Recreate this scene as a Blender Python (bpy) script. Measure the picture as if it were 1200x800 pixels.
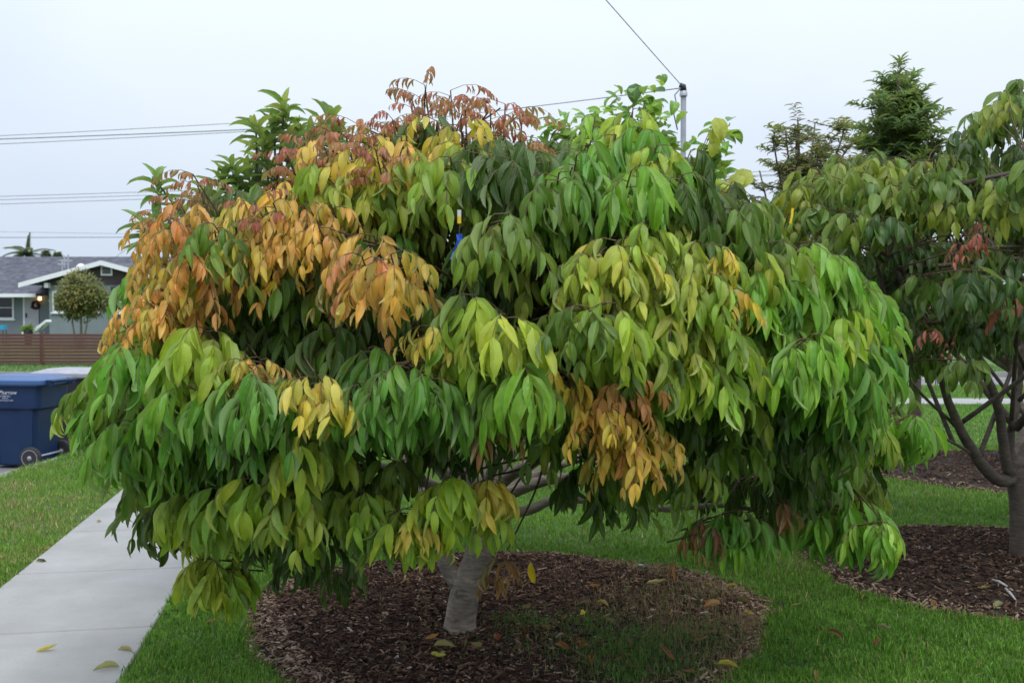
import bpy, math, random
import numpy as np
from mathutils import Vector, Matrix

for o in list(bpy.data.objects):
    bpy.data.objects.remove(o)
SC = bpy.context.scene
COL = SC.collection
rnd = random.Random(11)
rng = np.random.default_rng(11)
R = math.radians

# ---------------------------------------------------------------- camera, sky, sun, exposure
H, FPX = 1.75, 1167.0
PITCH = math.atan(34 / FPX)
cam = bpy.data.cameras.new('camera')
cam.sensor_width = 36
cam.lens = FPX / 1200 * 36
cam.clip_start, cam.clip_end = 0.05, 3000
cam.dof.use_dof = True
cam.dof.focus_distance = 4.3
cam.dof.aperture_fstop = 5.6
camo = bpy.data.objects.new('camera', cam)
COL.objects.link(camo)
camo.location = (0, 0, H)
camo.rotation_euler = (math.pi / 2 - PITCH, 0, 0)
SC.camera = camo

SUN_EL, SUN_AZ = R(62), R(160)      # azimuth from +Y clockwise: behind the camera, a little to the right
world = bpy.data.worlds.new('World')
SC.world = world
world.use_nodes = True
wn, wl = world.node_tree.nodes, world.node_tree.links
wn.clear()
w_out = wn.new('ShaderNodeOutputWorld')
w_bg = wn.new('ShaderNodeBackground')
w_sky = wn.new('ShaderNodeTexSky')
w_sky.sky_type = 'NISHITA'
w_sky.sun_disc = False
w_sky.sun_elevation = SUN_EL
w_sky.sun_rotation = SUN_AZ
w_tc = wn.new('ShaderNodeTexCoord')
w_map = wn.new('ShaderNodeMapping')
w_map.inputs['Scale'].default_value = (1.0, 1.0, 2.2)
w_noise = wn.new('ShaderNodeTexNoise')
w_noise.inputs['Scale'].default_value = 1.7
w_noise.inputs['Detail'].default_value = 3.5
w_noise.inputs['Roughness'].default_value = 0.45
w_ramp = wn.new('ShaderNodeValToRGB')
w_ramp.color_ramp.elements[0].position = 0.30
w_ramp.color_ramp.elements[0].color = (5.0, 5.95, 7.7, 1)
w_ramp.color_ramp.elements[1].position = 0.62
w_ramp.color_ramp.elements[1].color = (6.7, 7.35, 8.1, 1)
w_mix = wn.new('ShaderNodeMix')
w_mix.data_type = 'RGBA'
w_mix.inputs['Factor'].default_value = 0.93          # closed overcast layer over the blue sky
wl.new(w_tc.outputs['Generated'], w_map.inputs['Vector'])
wl.new(w_map.outputs['Vector'], w_noise.inputs['Vector'])
wl.new(w_noise.outputs['Fac'], w_ramp.inputs['Fac'])
w_sep = wn.new('ShaderNodeSeparateXYZ')
wl.new(w_tc.outputs['Generated'], w_sep.inputs['Vector'])
w_cl = wn.new('ShaderNodeClamp'); wl.new(w_sep.outputs['Z'], w_cl.inputs['Value'])
w_cie = wn.new('ShaderNodeMath'); w_cie.operation = 'MULTIPLY_ADD'        # overcast skies brighten from horizon to zenith
w_sq = wn.new('ShaderNodeMath'); w_sq.operation = 'POWER'; wl.new(w_cl.outputs['Result'], w_sq.inputs[0]); w_sq.inputs[1].default_value = 1.7
wl.new(w_sq.outputs[0], w_cie.inputs[0]); w_cie.inputs[1].default_value = 1.85; w_cie.inputs[2].default_value = 0.90
w_mul = wn.new('ShaderNodeVectorMath'); w_mul.operation = 'SCALE'
wl.new(w_ramp.outputs['Color'], w_mul.inputs[0]); wl.new(w_cie.outputs[0], w_mul.inputs['Scale'])
wl.new(w_sky.outputs['Color'], w_mix.inputs['A'])
wl.new(w_mul.outputs['Vector'], w_mix.inputs['B'])
wl.new(w_mix.outputs['Result'], w_bg.inputs['Color'])
w_bg.inputs['Strength'].default_value = 0.10
wl.new(w_bg.outputs['Background'], w_out.inputs['Surface'])

sun = bpy.data.lights.new('sun', 'SUN')
sun.energy = 1.5
sun.angle = R(35)
sun.color = (1.0, 0.97, 0.92)
suno = bpy.data.objects.new('sun', sun)
COL.objects.link(suno)
sd = Vector((math.sin(SUN_AZ) * math.cos(SUN_EL), math.cos(SUN_AZ) * math.cos(SUN_EL), math.sin(SUN_EL)))
suno.rotation_euler = sd.to_track_quat('Z', 'Y').to_euler()
suno.location = (0, -5, 12)

SC.view_settings.view_transform = 'Standard'
SC.view_settings.look = 'None'
SC.view_settings.gamma = 1
SC.view_settings.exposure = 0.36
SC.view_settings.use_curve_mapping = False
SC.render.resolution_x, SC.render.resolution_y = 1024, 682


# ---------------------------------------------------------------- image measurements -> places in the world
def ray(px, py):
    a, b = (px - 600) / FPX, (400 - py) / FPX
    return np.array([a, math.cos(PITCH) + b * math.sin(PITCH), b * math.cos(PITCH) - math.sin(PITCH)])


def P(px, py, d):
    return np.array([0, 0, H]) + ray(px, py) * d


def G(px, py, z=0.0):
    r = ray(px, py)
    return np.array([0, 0, H]) + r * ((z - H) / r[2])


def project(p):
    q = p - np.array([0, 0, H])
    dep = q[:, 1] * math.cos(PITCH) - q[:, 2] * math.sin(PITCH)
    up = q[:, 1] * math.sin(PITCH) + q[:, 2] * math.cos(PITCH)
    dep_s = np.maximum(dep, 0.05)
    return 600 + FPX * q[:, 0] / dep_s, 400 - FPX * up / dep_s, dep


# ---------------------------------------------------------------- objects and meshes
def tag(o, label=None, cat=None, group=None, kind=None):
    if label: o['label'] = label
    if cat: o['category'] = cat
    if group: o['group'] = group
    if kind: o['kind'] = kind
    return o


def link(name, data, parent=None, mat=None):
    o = bpy.data.objects.new(name, data)
    COL.objects.link(o)
    if parent is not None: o.parent = parent
    if mat is not None and data is not None and len(data.materials) == 0:
        data.materials.append(mat)
    return o


def thing(name, loc, label, cat, group=None, rz=0.0):
    o = link(name, None)
    o.empty_display_size = 0.2
    o.location = tuple(float(c) for c in loc)
    o.rotation_euler = (0, 0, rz)
    return tag(o, label, cat, group)


def fast_mesh(name, V, quads=None, tris=None, uv=None, col=None, smooth=True):
    me = bpy.data.meshes.new(name)
    V = np.asarray(V, dtype=np.float32)
    nq = 0 if quads is None else len(quads)
    nt = 0 if tris is None else len(tris)
    idx = []
    if nq: idx.append(np.asarray(quads, dtype=np.int32).ravel())
    if nt: idx.append(np.asarray(tris, dtype=np.int32).ravel())
    idx = np.concatenate(idx)
    starts = np.concatenate([np.arange(nq) * 4, nq * 4 + np.arange(nt) * 3]).astype(np.int32)
    me.vertices.add(len(V)); me.vertices.foreach_set('co', V.ravel())
    me.loops.add(len(idx)); me.loops.foreach_set('vertex_index', idx)
    me.polygons.add(nq + nt); me.polygons.foreach_set('loop_start', starts)
    me.polygons.foreach_set('use_smooth', np.full(nq + nt, smooth))
    if uv is not None:
        l = me.uv_layers.new(name='UVMap')
        l.data.foreach_set('uv', np.asarray(uv, dtype=np.float32)[idx].ravel())
    if col is not None:
        a = me.attributes.new('col', 'FLOAT_COLOR', 'POINT')
        a.data.foreach_set('color', np.asarray(col, dtype=np.float32).ravel())
    me.update(calc_edges=True)
    return me


class MB:
    """collects boxes, tubes and lofts, then links them as one mesh object"""
    def __init__(s): s.V, s.F = [], []

    def add(s, V, F):
        o = len(s.V)
        s.V += [tuple(float(c) for c in v) for v in V]
        s.F += [tuple(i + o for i in f) for f in F]
        return s

    def box(s, a, b):
        (x0, y0, z0), (x1, y1, z1) = a, b
        V = [(x0, y0, z0), (x1, y0, z0), (x1, y1, z0), (x0, y1, z0), (x0, y0, z1), (x1, y0, z1), (x1, y1, z1), (x0, y1, z1)]
        return s.add(V, [(0, 3, 2, 1), (4, 5, 6, 7), (0, 1, 5, 4), (1, 2, 6, 5), (2, 3, 7, 6), (3, 0, 4, 7)])

    def prism(s, poly, ax0, ax1, axis='z'):
        n = len(poly)
        def mk(p, h):
            return (p[0], p[1], h) if axis == 'z' else (p[0], h, p[1]) if axis == 'y' else (h, p[0], p[1])
        V = [mk(p, ax0) for p in poly] + [mk(p, ax1) for p in poly]
        F = [tuple(range(n - 1, -1, -1)), tuple(range(n, 2 * n))] + [(i, (i + 1) % n, n + (i + 1) % n, n + i) for i in range(n)]
        return s.add(V, F)

    def tube(s, pts, rad, sides=8, caps=True):
        pts = [Vector([float(c) for c in p]) for p in pts]
        if not hasattr(rad, '__len__'): rad = [rad] * len(pts)
        V, F, ref = [], [], None
        for i, p in enumerate(pts):
            t = (pts[min(i + 1, len(pts) - 1)] - pts[max(i - 1, 0)])
            if t.length < 1e-9: t = Vector((0, 0, 1))
            t.normalize()
            if ref is None:
                ref = Vector((1, 0, 0)) if abs(t.x) < 0.8 else Vector((0, 1, 0))
            a = (ref - t * ref.dot(t)).normalized(); ref = a
            b = t.cross(a)
            for k in range(sides):
                an = 2 * math.pi * k / sides
                V.append(p + (a * math.cos(an) + b * math.sin(an)) * rad[i])
        for i in range(len(pts) - 1):
            for k in range(sides):
                k2 = (k + 1) % sides
                F.append((i * sides + k, i * sides + k2, (i + 1) * sides + k2, (i + 1) * sides + k))
        if caps:
            F.append(tuple(range(sides - 1, -1, -1)))
            F.append(tuple((len(pts) - 1) * sides + k for k in range(sides)))
        return s.add(V, F)

    def loft(s, rings, caps=True):
        n = len(rings[0]); V = [v for r in rings for v in r]; F = []
        for i in range(len(rings) - 1):
            for k in range(n):
                k2 = (k + 1) % n
                F.append((i * n + k, i * n + k2, (i + 1) * n + k2, (i + 1) * n + k))
        if caps:
            F.append(tuple(range(n - 1, -1, -1))); F.append(tuple((len(rings) - 1) * n + k for k in range(n)))
        return s.add(V, F)

    def mesh(s, name, smooth=False):
        me = bpy.data.meshes.new(name)
        me.from_pydata(s.V, [], s.F)
        if smooth:
            me.polygons.foreach_set('use_smooth', [True] * len(me.polygons))
        me.update()
        return me

    def build(s, name, mat, parent=None, smooth=False):
        return link(name, s.mesh(name, smooth), parent, mat)


def catmull(pts, n=6):
    pts = [np.asarray(p, float) for p in pts]
    q = [2 * pts[0] - pts[1]] + pts + [2 * pts[-1] - pts[-2]]
    out = []
    for i in range(1, len(q) - 2):
        for k in range(n):
            t = k / n
            out.append(0.5 * (2 * q[i] + (q[i + 1] - q[i - 1]) * t + (2 * q[i - 1] - 5 * q[i] + 4 * q[i + 1] - q[i + 2]) * t * t
                              + (3 * q[i] - q[i - 1] - 3 * q[i + 1] + q[i + 2]) * t ** 3))
    out.append(pts[-1])
    return out


# ---------------------------------------------------------------- materials
def new_mat(name):
    m = bpy.data.materials.new(name); m.use_nodes = True
    return m, m.node_tree.nodes, m.node_tree.links, m.node_tree.nodes['Principled BSDF']


def ramp(nodes, stops):
    r = nodes.new('ShaderNodeValToRGB')
    e = r.color_ramp.elements
    while len(e) < len(stops): e.new(0.5)
    for i, (p, c) in enumerate(stops):
        e[i].position = p; e[i].color = (*c, 1)
    return r


def mat_noise(name, stops, scale=8, detail=6, rough=0.8, bump=0.0, bump_scale=None, dist=0.01, coords='Object', stretch=(1, 1, 1), spec=0.3, metal=0.0):
    m, n, l, b = new_mat(name)
    tc = n.new('ShaderNodeTexCoord'); mp = n.new('ShaderNodeMapping'); mp.inputs['Scale'].default_value = stretch
    l.new(tc.outputs[coords], mp.inputs['Vector'])
    t = n.new('ShaderNodeTexNoise'); t.inputs['Scale'].default_value = scale; t.inputs['Detail'].default_value = detail; t.inputs['Roughness'].default_value = 0.62
    l.new(mp.outputs['Vector'], t.inputs['Vector'])
    r = ramp(n, stops); l.new(t.outputs['Fac'], r.inputs['Fac']); l.new(r.outputs['Color'], b.inputs['Base Color'])
    b.inputs['Roughness'].default_value = rough
    b.inputs['Specular IOR Level'].default_value = spec
    b.inputs['Metallic'].default_value = metal
    if bump:
        t2 = n.new('ShaderNodeTexNoise'); t2.inputs['Scale'].default_value = bump_scale or scale * 4; t2.inputs['Detail'].default_value = 5
        l.new(mp.outputs['Vector'], t2.inputs['Vector'])
        bp = n.new('ShaderNodeBump'); bp.inputs['Strength'].default_value = bump; bp.inputs['Distance'].default_value = dist
        l.new(t2.outputs['Fac'], bp.inputs['Height']); l.new(bp.outputs['Normal'], b.inputs['Normal'])
    return m


def mat_plain(name, c, rough=0.6, spec=0.4, var=0.12, scale=6, **k):
    lo = tuple(x * (1 - var) for x in c); hi = tuple(min(1, x * (1 + var)) for x in c)
    return mat_noise(name, [(0.3, lo), (0.7, hi)], scale=scale, rough=rough, spec=spec, **k)


def mat_leaf(name, from_object, rough=0.27, trans=0.38, vein=1.0):
    m, n, l, b = new_mat(name)
    if from_object:
        oi = n.new('ShaderNodeObjectInfo'); colr, alpha = oi.outputs['Color'], oi.outputs['Alpha']
    else:
        at = n.new('ShaderNodeAttribute'); at.attribute_name = 'col'; colr, alpha = at.outputs['Color'], at.outputs['Alpha']
    uv = n.new('ShaderNodeUVMap'); sp = n.new('ShaderNodeSeparateXYZ'); l.new(uv.outputs['UV'], sp.inputs['Vector'])

    def M(op, a, bb=None, clamp=False):
        x = n.new('ShaderNodeMath'); x.operation = op; x.use_clamp = clamp
        for i, v in enumerate((a, bb)):
            if v is None: continue
            if isinstance(v, (int, float)): x.inputs[i].default_value = v
            else: l.new(v, x.inputs[i])
        return x.outputs[0]
    au = M('ABSOLUTE', M('SUBTRACT', sp.outputs['X'], 0.5))
    rib = M('SUBTRACT', 1.0, M('MULTIPLY', au, 16.0), True)
    wv = M('SINE', M('SUBTRACT', M('MULTIPLY', sp.outputs['Y'], 62.0), M('MULTIPLY', au, 46.0)))
    veins = M('POWER', M('MULTIPLY_ADD', wv, 0.5), 3.0)
    n_v = veins.node.inputs[0].links[0].from_node; n_v.inputs[2].default_value = 0.5
    geo = n.new('ShaderNodeNewGeometry')
    nz = n.new('ShaderNodeTexNoise'); nz.inputs['Scale'].default_value = 26; nz.inputs['Detail'].default_value = 3
    l.new(geo.outputs['Position'], nz.inputs['Vector'])
    # mottling
    hsv = n.new('ShaderNodeHueSaturation')
    l.new(colr, hsv.inputs['Color'])
    l.new(M('MULTIPLY_ADD', nz.outputs['Fac'], 0.7), hsv.inputs['Value'])
    hsv.inputs['Value'].links[0].from_node.inputs[2].default_value = 0.66
    # pale midrib and faint veins
    mx = n.new('ShaderNodeMix'); mx.data_type = 'RGBA'; mx.blend_type = 'MIX'
    l.new(M('ADD', M('MULTIPLY', rib, 0.42), M('MULTIPLY', veins, 0.10 * vein), True), mx.inputs['Factor'])
    l.new(hsv.outputs['Color'], mx.inputs['A'])
    hi = n.new('ShaderNodeMix'); hi.data_type = 'RGBA'; hi.inputs['Factor'].default_value = 0.5
    l.new(colr, hi.inputs['A']); hi.inputs['B'].default_value = (0.62, 0.66, 0.22, 1); l.new(hi.outputs['Result'], mx.inputs['B'])
    # paler, duller underside
    bk = n.new('ShaderNodeMix'); bk.data_type = 'RGBA'
    l.new(M('MULTIPLY', geo.outputs['Backfacing'], 0.38), bk.inputs['Factor'])
    l.new(mx.outputs['Result'], bk.inputs['A']); bk.inputs['B'].default_value = (0.36, 0.44, 0.24, 1)
    # dry brown tip and margin
    tip = M('MULTIPLY', M('MULTIPLY', M('SUBTRACT', M('ADD', sp.outputs['Y'], M('MULTIPLY', nz.outputs['Fac'], 0.35)), 0.98, True), 7.0, True), alpha, True)
    dr = n.new('ShaderNodeMix'); dr.data_type = 'RGBA'
    l.new(tip, dr.inputs['Factor']); l.new(bk.outputs['Result'], dr.inputs['A']); dr.inputs['B'].default_value = (0.16, 0.085, 0.06, 1)
    colout = dr.outputs['Result']
    l.new(colout, b.inputs['Base Color'])
    b.inputs['Specular IOR Level'].default_value = 0.36
    l.new(M('MULTIPLY_ADD', geo.outputs['Backfacing'], 0.3), b.inputs['Roughness'])
    b.inputs['Roughness'].links[0].from_node.inputs[2].default_value = rough
    bp = n.new('ShaderNodeBump'); bp.inputs['Strength'].default_value = 0.35; bp.inputs['Distance'].default_value = 0.004
    l.new(M('SUBTRACT', M('MULTIPLY', veins, -0.5 * vein), M('MULTIPLY', rib, 1.0)), bp.inputs['Height'])
    l.new(bp.outputs['Normal'], b.inputs['Normal'])
    tr = n.new('ShaderNodeBsdfTranslucent')
    tw = n.new('ShaderNodeMix'); tw.data_type = 'RGBA'; tw.blend_type = 'MULTIPLY'; tw.inputs['Factor'].default_value = 1
    l.new(colout, tw.inputs['A']); tw.inputs['B'].default_value = (1.25, 1.2, 0.55, 1); l.new(tw.outputs['Result'], tr.inputs['Color'])
    ms = n.new('ShaderNodeMixShader'); ms.inputs['Fac'].default_value = trans
    l.new(b.outputs['BSDF'], ms.inputs[1]); l.new(tr.outputs['BSDF'], ms.inputs[2])
    l.new(ms.outputs['Shader'], n['Material Output'].inputs['Surface'])
    return m


def mat_attr(name, rough=0.8, trans=0.0, spec=0.25, noise=0.0):
    m, n, l, b = new_mat(name)
    at = n.new('ShaderNodeAttribute'); at.attribute_name = 'col'
    l.new(at.outputs['Color'], b.inputs['Base Color'])
    b.inputs['Roughness'].default_value = rough; b.inputs['Specular IOR Level'].default_value = spec
    if trans:
        tr = n.new('ShaderNodeBsdfTranslucent'); l.new(at.outputs['Color'], tr.inputs['Color'])
        ms = n.new('ShaderNodeMixShader'); ms.inputs['Fac'].default_value = trans
        l.new(b.outputs['BSDF'], ms.inputs[1]); l.new(tr.outputs['BSDF'], ms.inputs[2])
        l.new(ms.outputs['Shader'], n['Material Output'].inputs['Surface'])
    return m


def mat_bark(name, lo, hi, rings=26.0):
    m, n, l, b = new_mat(name)
    tc = n.new('ShaderNodeTexCoord')
    mp = n.new('ShaderNodeMapping'); mp.inputs['Scale'].default_value = (9, 9, 34)
    l.new(tc.outputs['Object'], mp.inputs['Vector'])
    t = n.new('ShaderNodeTexNoise'); t.inputs['Scale'].default_value = 1.6; t.inputs['Detail'].default_value = 7; t.inputs['Distortion'].default_value = 0.6
    l.new(mp.outputs['Vector'], t.inputs['Vector'])
    t2 = n.new('ShaderNodeTexNoise'); t2.inputs['Scale'].default_value = 11; t2.inputs['Detail'].default_value = 5
    l.new(tc.outputs['Object'], t2.inputs['Vector'])
    r = ramp(n, [(0.32, lo), (0.55, tuple((a + c) / 2 for a, c in zip(lo, hi))), (0.72, hi)])
    mx = n.new('ShaderNodeMix'); mx.data_type = 'FLOAT'; mx.inputs['Factor'].default_value = 0.45
    l.new(t.outputs['Fac'], mx.inputs['A']); l.new(t2.outputs['Fac'], mx.inputs['B'])
    l.new(mx.outputs['Result'], r.inputs['Fac']); l.new(r.outputs['Color'], b.inputs['Base Color'])
    b.inputs['Roughness'].default_value = 0.85
    bp = n.new('ShaderNodeBump'); bp.inputs['Strength'].default_value = 0.5; bp.inputs['Distance'].default_value = 0.012
    l.new(t.outputs['Fac'], bp.inputs['Height']); l.new(bp.outputs['Normal'], b.inputs['Normal'])
    return m


M = {}
M['leaf_obj'] = mat_leaf('leaf_single', True)
M['leaf_mass'] = mat_leaf('leaf_mass', False)
M['grass'] = mat_attr('grass_blades', rough=0.55, trans=0.35, spec=0.3)
M['chips'] = mat_attr('bark_chips', rough=0.9, spec=0.15)
M['bark'] = mat_bark('smooth_grey_bark', (0.085, 0.062, 0.050), (0.38, 0.32, 0.26))
M['bark_dark'] = mat_bark('dark_bark', (0.05, 0.037, 0.03), (0.17, 0.13, 0.105))
M['twig'] = mat_plain('twig_bark', (0.12, 0.075, 0.045), rough=0.8, var=0.3, scale=14)
M['rachis'] = mat_plain('leaf_stalk', (0.22, 0.20, 0.06), rough=0.6, var=0.3, scale=10)
M['lawn_soil'] = mat_noise('lawn_underlayer', [(0.3, (0.035, 0.070, 0.014)), (0.7, (0.07, 0.13, 0.028))], scale=5, detail=9, rough=0.95, bump=0.8, bump_scale=60, dist=0.02)
M['far_grass'] = mat_noise('far_lawn', [(0.3, (0.06, 0.12, 0.03)), (0.7, (0.12, 0.19, 0.05))], scale=3, detail=9, rough=0.95, bump=0.8, bump_scale=30, dist=0.05)
M['earth'] = mat_noise('earth', [(0.3, (0.08, 0.07, 0.05)), (0.7, (0.14, 0.12, 0.09))], scale=0.6, rough=0.95)
M['soil'] = mat_noise('dark_soil', [(0.3, (0.018, 0.012, 0.009)), (0.55, (0.045, 0.03, 0.022)), (0.75, (0.085, 0.06, 0.043))], scale=14, detail=9, rough=0.97, bump=1.0, bump_scale=55, dist=0.02)
M['asphalt'] = mat_noise('asphalt', [(0.3, (0.13, 0.13, 0.135)), (0.7, (0.20, 0.20, 0.205))], scale=2.2, detail=8, rough=0.9, bump=0.4, bump_scale=120, dist=0.006)


def mat_concrete(name, lo, hi):
    m, n, l, b = new_mat(name)
    tc = n.new('ShaderNodeTexCoord')
    a = n.new('ShaderNodeTexNoise'); a.inputs['Scale'].default_value = 2.1; a.inputs['Detail'].default_value = 8; a.inputs['Roughness'].default_value = 0.65
    c = n.new('ShaderNodeTexNoise'); c.inputs['Scale'].default_value = 160; c.inputs['Detail'].default_value = 3
    v = n.new('ShaderNodeTexVoronoi'); v.inputs['Scale'].default_value = 9; v.inputs['Randomness'].default_value = 1
    g = n.new('ShaderNodeNewGeometry')
    for t in (a, c, v): l.new(g.outputs['Position'], t.inputs['Vector'])
    mx = n.new('ShaderNodeMix'); mx.data_type = 'FLOAT'; mx.inputs['Factor'].default_value = 0.33
    l.new(a.outputs['Fac'], mx.inputs['A']); l.new(c.outputs['Fac'], mx.inputs['B'])
    r = ramp(n, [(0.30, lo), (0.52, tuple((p + q) / 2 for p, q in zip(lo, hi))), (0.70, hi)])
    l.new(mx.outputs['Result'], r.inputs['Fac'])
    sp = ramp(n, [(0.018, (0.35, 0.33, 0.30)), (0.05, (1, 1, 1))])       # scattered dark specks of dirt
    l.new(v.outputs['Distance'], sp.inputs['Fac'])
    mm = n.new('ShaderNodeMix'); mm.data_type = 'RGBA'; mm.blend_type = 'MULTIPLY'; mm.inputs['Factor'].default_value = 0.8
    l.new(r.outputs['Color'], mm.inputs['A']); l.new(sp.outputs['Color'], mm.inputs['B'])
    l.new(mm.outputs['Result'], b.inputs['Base Color'])
    b.inputs['Roughness'].default_value = 0.9; b.inputs['Specular IOR Level'].default_value = 0.2
    bp = n.new('ShaderNodeBump'); bp.inputs['Strength'].default_value = 0.25; bp.inputs['Distance'].default_value = 0.003
    l.new(c.outputs['Fac'], bp.inputs['Height']); l.new(bp.outputs['Normal'], b.inputs['Normal'])
    return m


M['concrete'] = mat_concrete('concrete', (0.235, 0.23, 0.22), (0.335, 0.33, 0.32))
M['kerb'] = mat_concrete('kerb_concrete', (0.20, 0.195, 0.185), (0.30, 0.295, 0.28))
M['stucco'] = mat_noise('grey_stucco', [(0.3, (0.17, 0.205, 0.215)), (0.7, (0.205, 0.24, 0.25))], scale=1.2, rough=0.9, bump=0.3, bump_scale=60, dist=0.01)
M['white'] = mat_plain('white_paint', (0.74, 0.75, 0.77), rough=0.55, var=0.05)
M['brown_siding'] = mat_plain('brown_siding', (0.062, 0.045, 0.045), rough=0.7, var=0.2, scale=3)
M['shingle'] = None
M['glass'] = mat_plain('dark_window_glass', (0.02, 0.025, 0.032), rough=0.06, spec=0.5, var=0.1)
M['door'] = mat_plain('pale_door_paint', (0.42, 0.42, 0.46), rough=0.5, var=0.05)
M['black'] = mat_plain('black_metal', (0.02, 0.02, 0.022), rough=0.45, var=0.1)
M['steel'] = mat_noise('galvanised_steel', [(0.3, (0.36, 0.38, 0.41)), (0.7, (0.52, 0.54, 0.57))], scale=5, rough=0.5, metal=0.5)
M['mast'] = mat_noise('weathered_conduit', [(0.3, (0.16, 0.17, 0.19)), (0.7, (0.24, 0.25, 0.27))], scale=6, rough=0.65)
M['wire'] = mat_plain('wire', (0.16, 0.17, 0.20), rough=0.6)
M['fence_wood'] = mat_noise('red_brown_fence_boards', [(0.28, (0.075, 0.034, 0.028)), (0.6, (0.13, 0.062, 0.05)), (0.8, (0.19, 0.105, 0.09))], scale=2.0, rough=0.75, stretch=(0.5, 6, 12), bump=0.3, bump_scale=8)
M['cart_blue'] = mat_noise('blue_cart_plastic', [(0.3, (0.007, 0.022, 0.066)), (0.7, (0.011, 0.032, 0.09))], scale=3, detail=7, rough=0.42, bump=0.12, bump_scale=90, dist=0.004)
M['cart_lid'] = mat_noise('blue_lid_plastic', [(0.3, (0.03, 0.075, 0.19)), (0.7, (0.045, 0.10, 0.23))], scale=3, detail=7, rough=0.38, bump=0.12, bump_scale=90, dist=0.004)
M['cart_black'] = mat_noise('charcoal_cart_plastic', [(0.3, (0.02, 0.02, 0.026)), (0.7, (0.032, 0.032, 0.04))], scale=3, rough=0.45)
M['cart_greylid'] = mat_noise('grey_lid_plastic', [(0.3, (0.20, 0.20, 0.23)), (0.7, (0.32, 0.32, 0.35))], scale=6, rough=0.4)
M['rubber'] = mat_plain('tyre_rubber', (0.025, 0.025, 0.027), rough=0.8)
M['decal'] = mat_plain('white_print', (0.62, 0.64, 0.72), rough=0.5, var=0.04)
M['blue_tape'] = mat_plain('blue_flagging_tape', (0.010, 0.07, 0.42), rough=0.4, var=0.2, scale=40)
M['tag_yellow'] = mat_plain('yellow_tag', (0.75, 0.52, 0.02), rough=0.45)
M['tag_white'] = mat_plain('white_tag', (0.6, 0.62, 0.66), rough=0.45)
M['fruit'] = mat_plain('pink_fruit_skin', (0.45, 0.17, 0.12), rough=0.5, var=0.3, scale=30)
M['pole_wood'] = mat_noise('utility_pole_wood', [(0.3, (0.10, 0.08, 0.07)), (0.7, (0.20, 0.165, 0.14))], scale=4, rough=0.9, stretch=(4, 4, 0.4))
M['lounge'] = mat_plain('white_cushion', (0.7, 0.72, 0.78), rough=0.8, var=0.08)
M['turquoise'] = mat_plain('turquoise_paint', (0.03, 0.30, 0.50), rough=0.5)
M['wreath'] = mat_plain('dark_red_wreath', (0.09, 0.022, 0.018), rough=0.9, var=0.6, scale=40)
M['dead_stick'] = mat_plain('grey_stick', (0.42, 0.40, 0.38), rough=0.9, var=0.2, scale=12)


def mat_shingle():
    m, n, l, b = new_mat('asphalt_shingles')
    tc = n.new('ShaderNodeTexCoord')
    br = n.new('ShaderNodeTexBrick'); br.inputs['Scale'].default_value = 1.0
    br.inputs['Brick Width'].default_value = 0.33; br.inputs['Row Height'].default_value = 0.14; br.inputs['Mortar Size'].default_value = 0.008
    br.inputs['Color1'].default_value = (0.055, 0.058, 0.075, 1); br.inputs['Color2'].default_value = (0.10, 0.103, 0.125, 1); br.inputs['Mortar'].default_value = (0.03, 0.03, 0.04, 1)
    mp = n.new('ShaderNodeMapping'); mp.inputs['Rotation'].default_value = (0, 0, 0)
    l.new(tc.outputs['Object'], mp.inputs['Vector']); l.new(mp.outputs['Vector'], br.inputs['Vector'])
    t = n.new('ShaderNodeTexNoise'); t.inputs['Scale'].default_value = 2.5; t.inputs['Detail'].default_value = 8
    l.new(tc.outputs['Object'], t.inputs['Vector'])
    mx = n.new('ShaderNodeMix'); mx.data_type = 'RGBA'; mx.blend_type = 'OVERLAY'; mx.inputs['Factor'].default_value = 0.7
    l.new(br.outputs['Color'], mx.inputs['A']); l.new(t.outputs['Fac'], mx.inputs['B']); l.new(mx.outputs['Result'], b.inputs['Base Color'])
    b.inputs['Roughness'].default_value = 0.9
    return m


M['shingle'] = mat_shingle()
m_, n_, l_, b_ = new_mat('lit_porch_bulb')
b_.inputs['Emission Color'].default_value = (1.0, 0.55, 0.22, 1); b_.inputs['Emission Strength'].default_value = 4.0
M['bulb'] = m_


# ---------------------------------------------------------------- the setting: ground, road, kerb, sidewalk
def sheet(name, poly, z, mat, thick=0.0):
    mb = MB()
    if thick: mb.prism([(p[0], p[1]) for p in poly], z - thick, z)
    else: mb.add([(p[0], p[1], z) for p in poly], [tuple(range(len(poly)))])
    return tag(mb.build(name, mat), kind='structure')


sheet('ground', [(-900, -300), (900, -300), (900, 1800), (-900, 1800)], -0.19, M['earth'])
kerb_line = catmull([(-5.45, -14, 0), (-5.43, 5, 0), (-5.42, 10.5, 0), (-5.36, 13.5, 0), (-5.0, 17, 0), (-3.2, 20.3, 0), (0, 22.4, 0), (4, 23.4, 0), (9, 23.9, 0), (26, 24.2, 0), (60, 24.5, 0)], 5)
sheet('lawn', [(60, -14)] + [(p[0], p[1]) for p in reversed(kerb_line)], 0.0, M['lawn_soil'], 0.16)
sheet('road', [(-60, -14), (-5.0, -14), (-4.6, 12), (60, 22), (60, 29.0), (-60, 29.0)], -0.15, M['asphalt'])


def offset_line(line, d):
    out = []
    for i, p in enumerate(line):
        t = np.asarray(line[min(i + 1, len(line) - 1)]) - np.asarray(line[max(i - 1, 0)])
        t = t / np.linalg.norm(t)
        out.append(np.array([p[0] - t[1] * d, p[1] + t[0] * d, 0]))
    return out


def strip_mesh(name, line, d0, d1, z0, z1, mat):
    a, b = offset_line(line, d0), offset_line(line, d1)
    rings = [[(p[0], p[1], z0), (p[0], p[1], z1), (q[0], q[1], z1), (q[0], q[1], z0)] for p, q in zip(a, b)]
    return tag(MB().loft(rings).build(name, mat), kind='structure')


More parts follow.
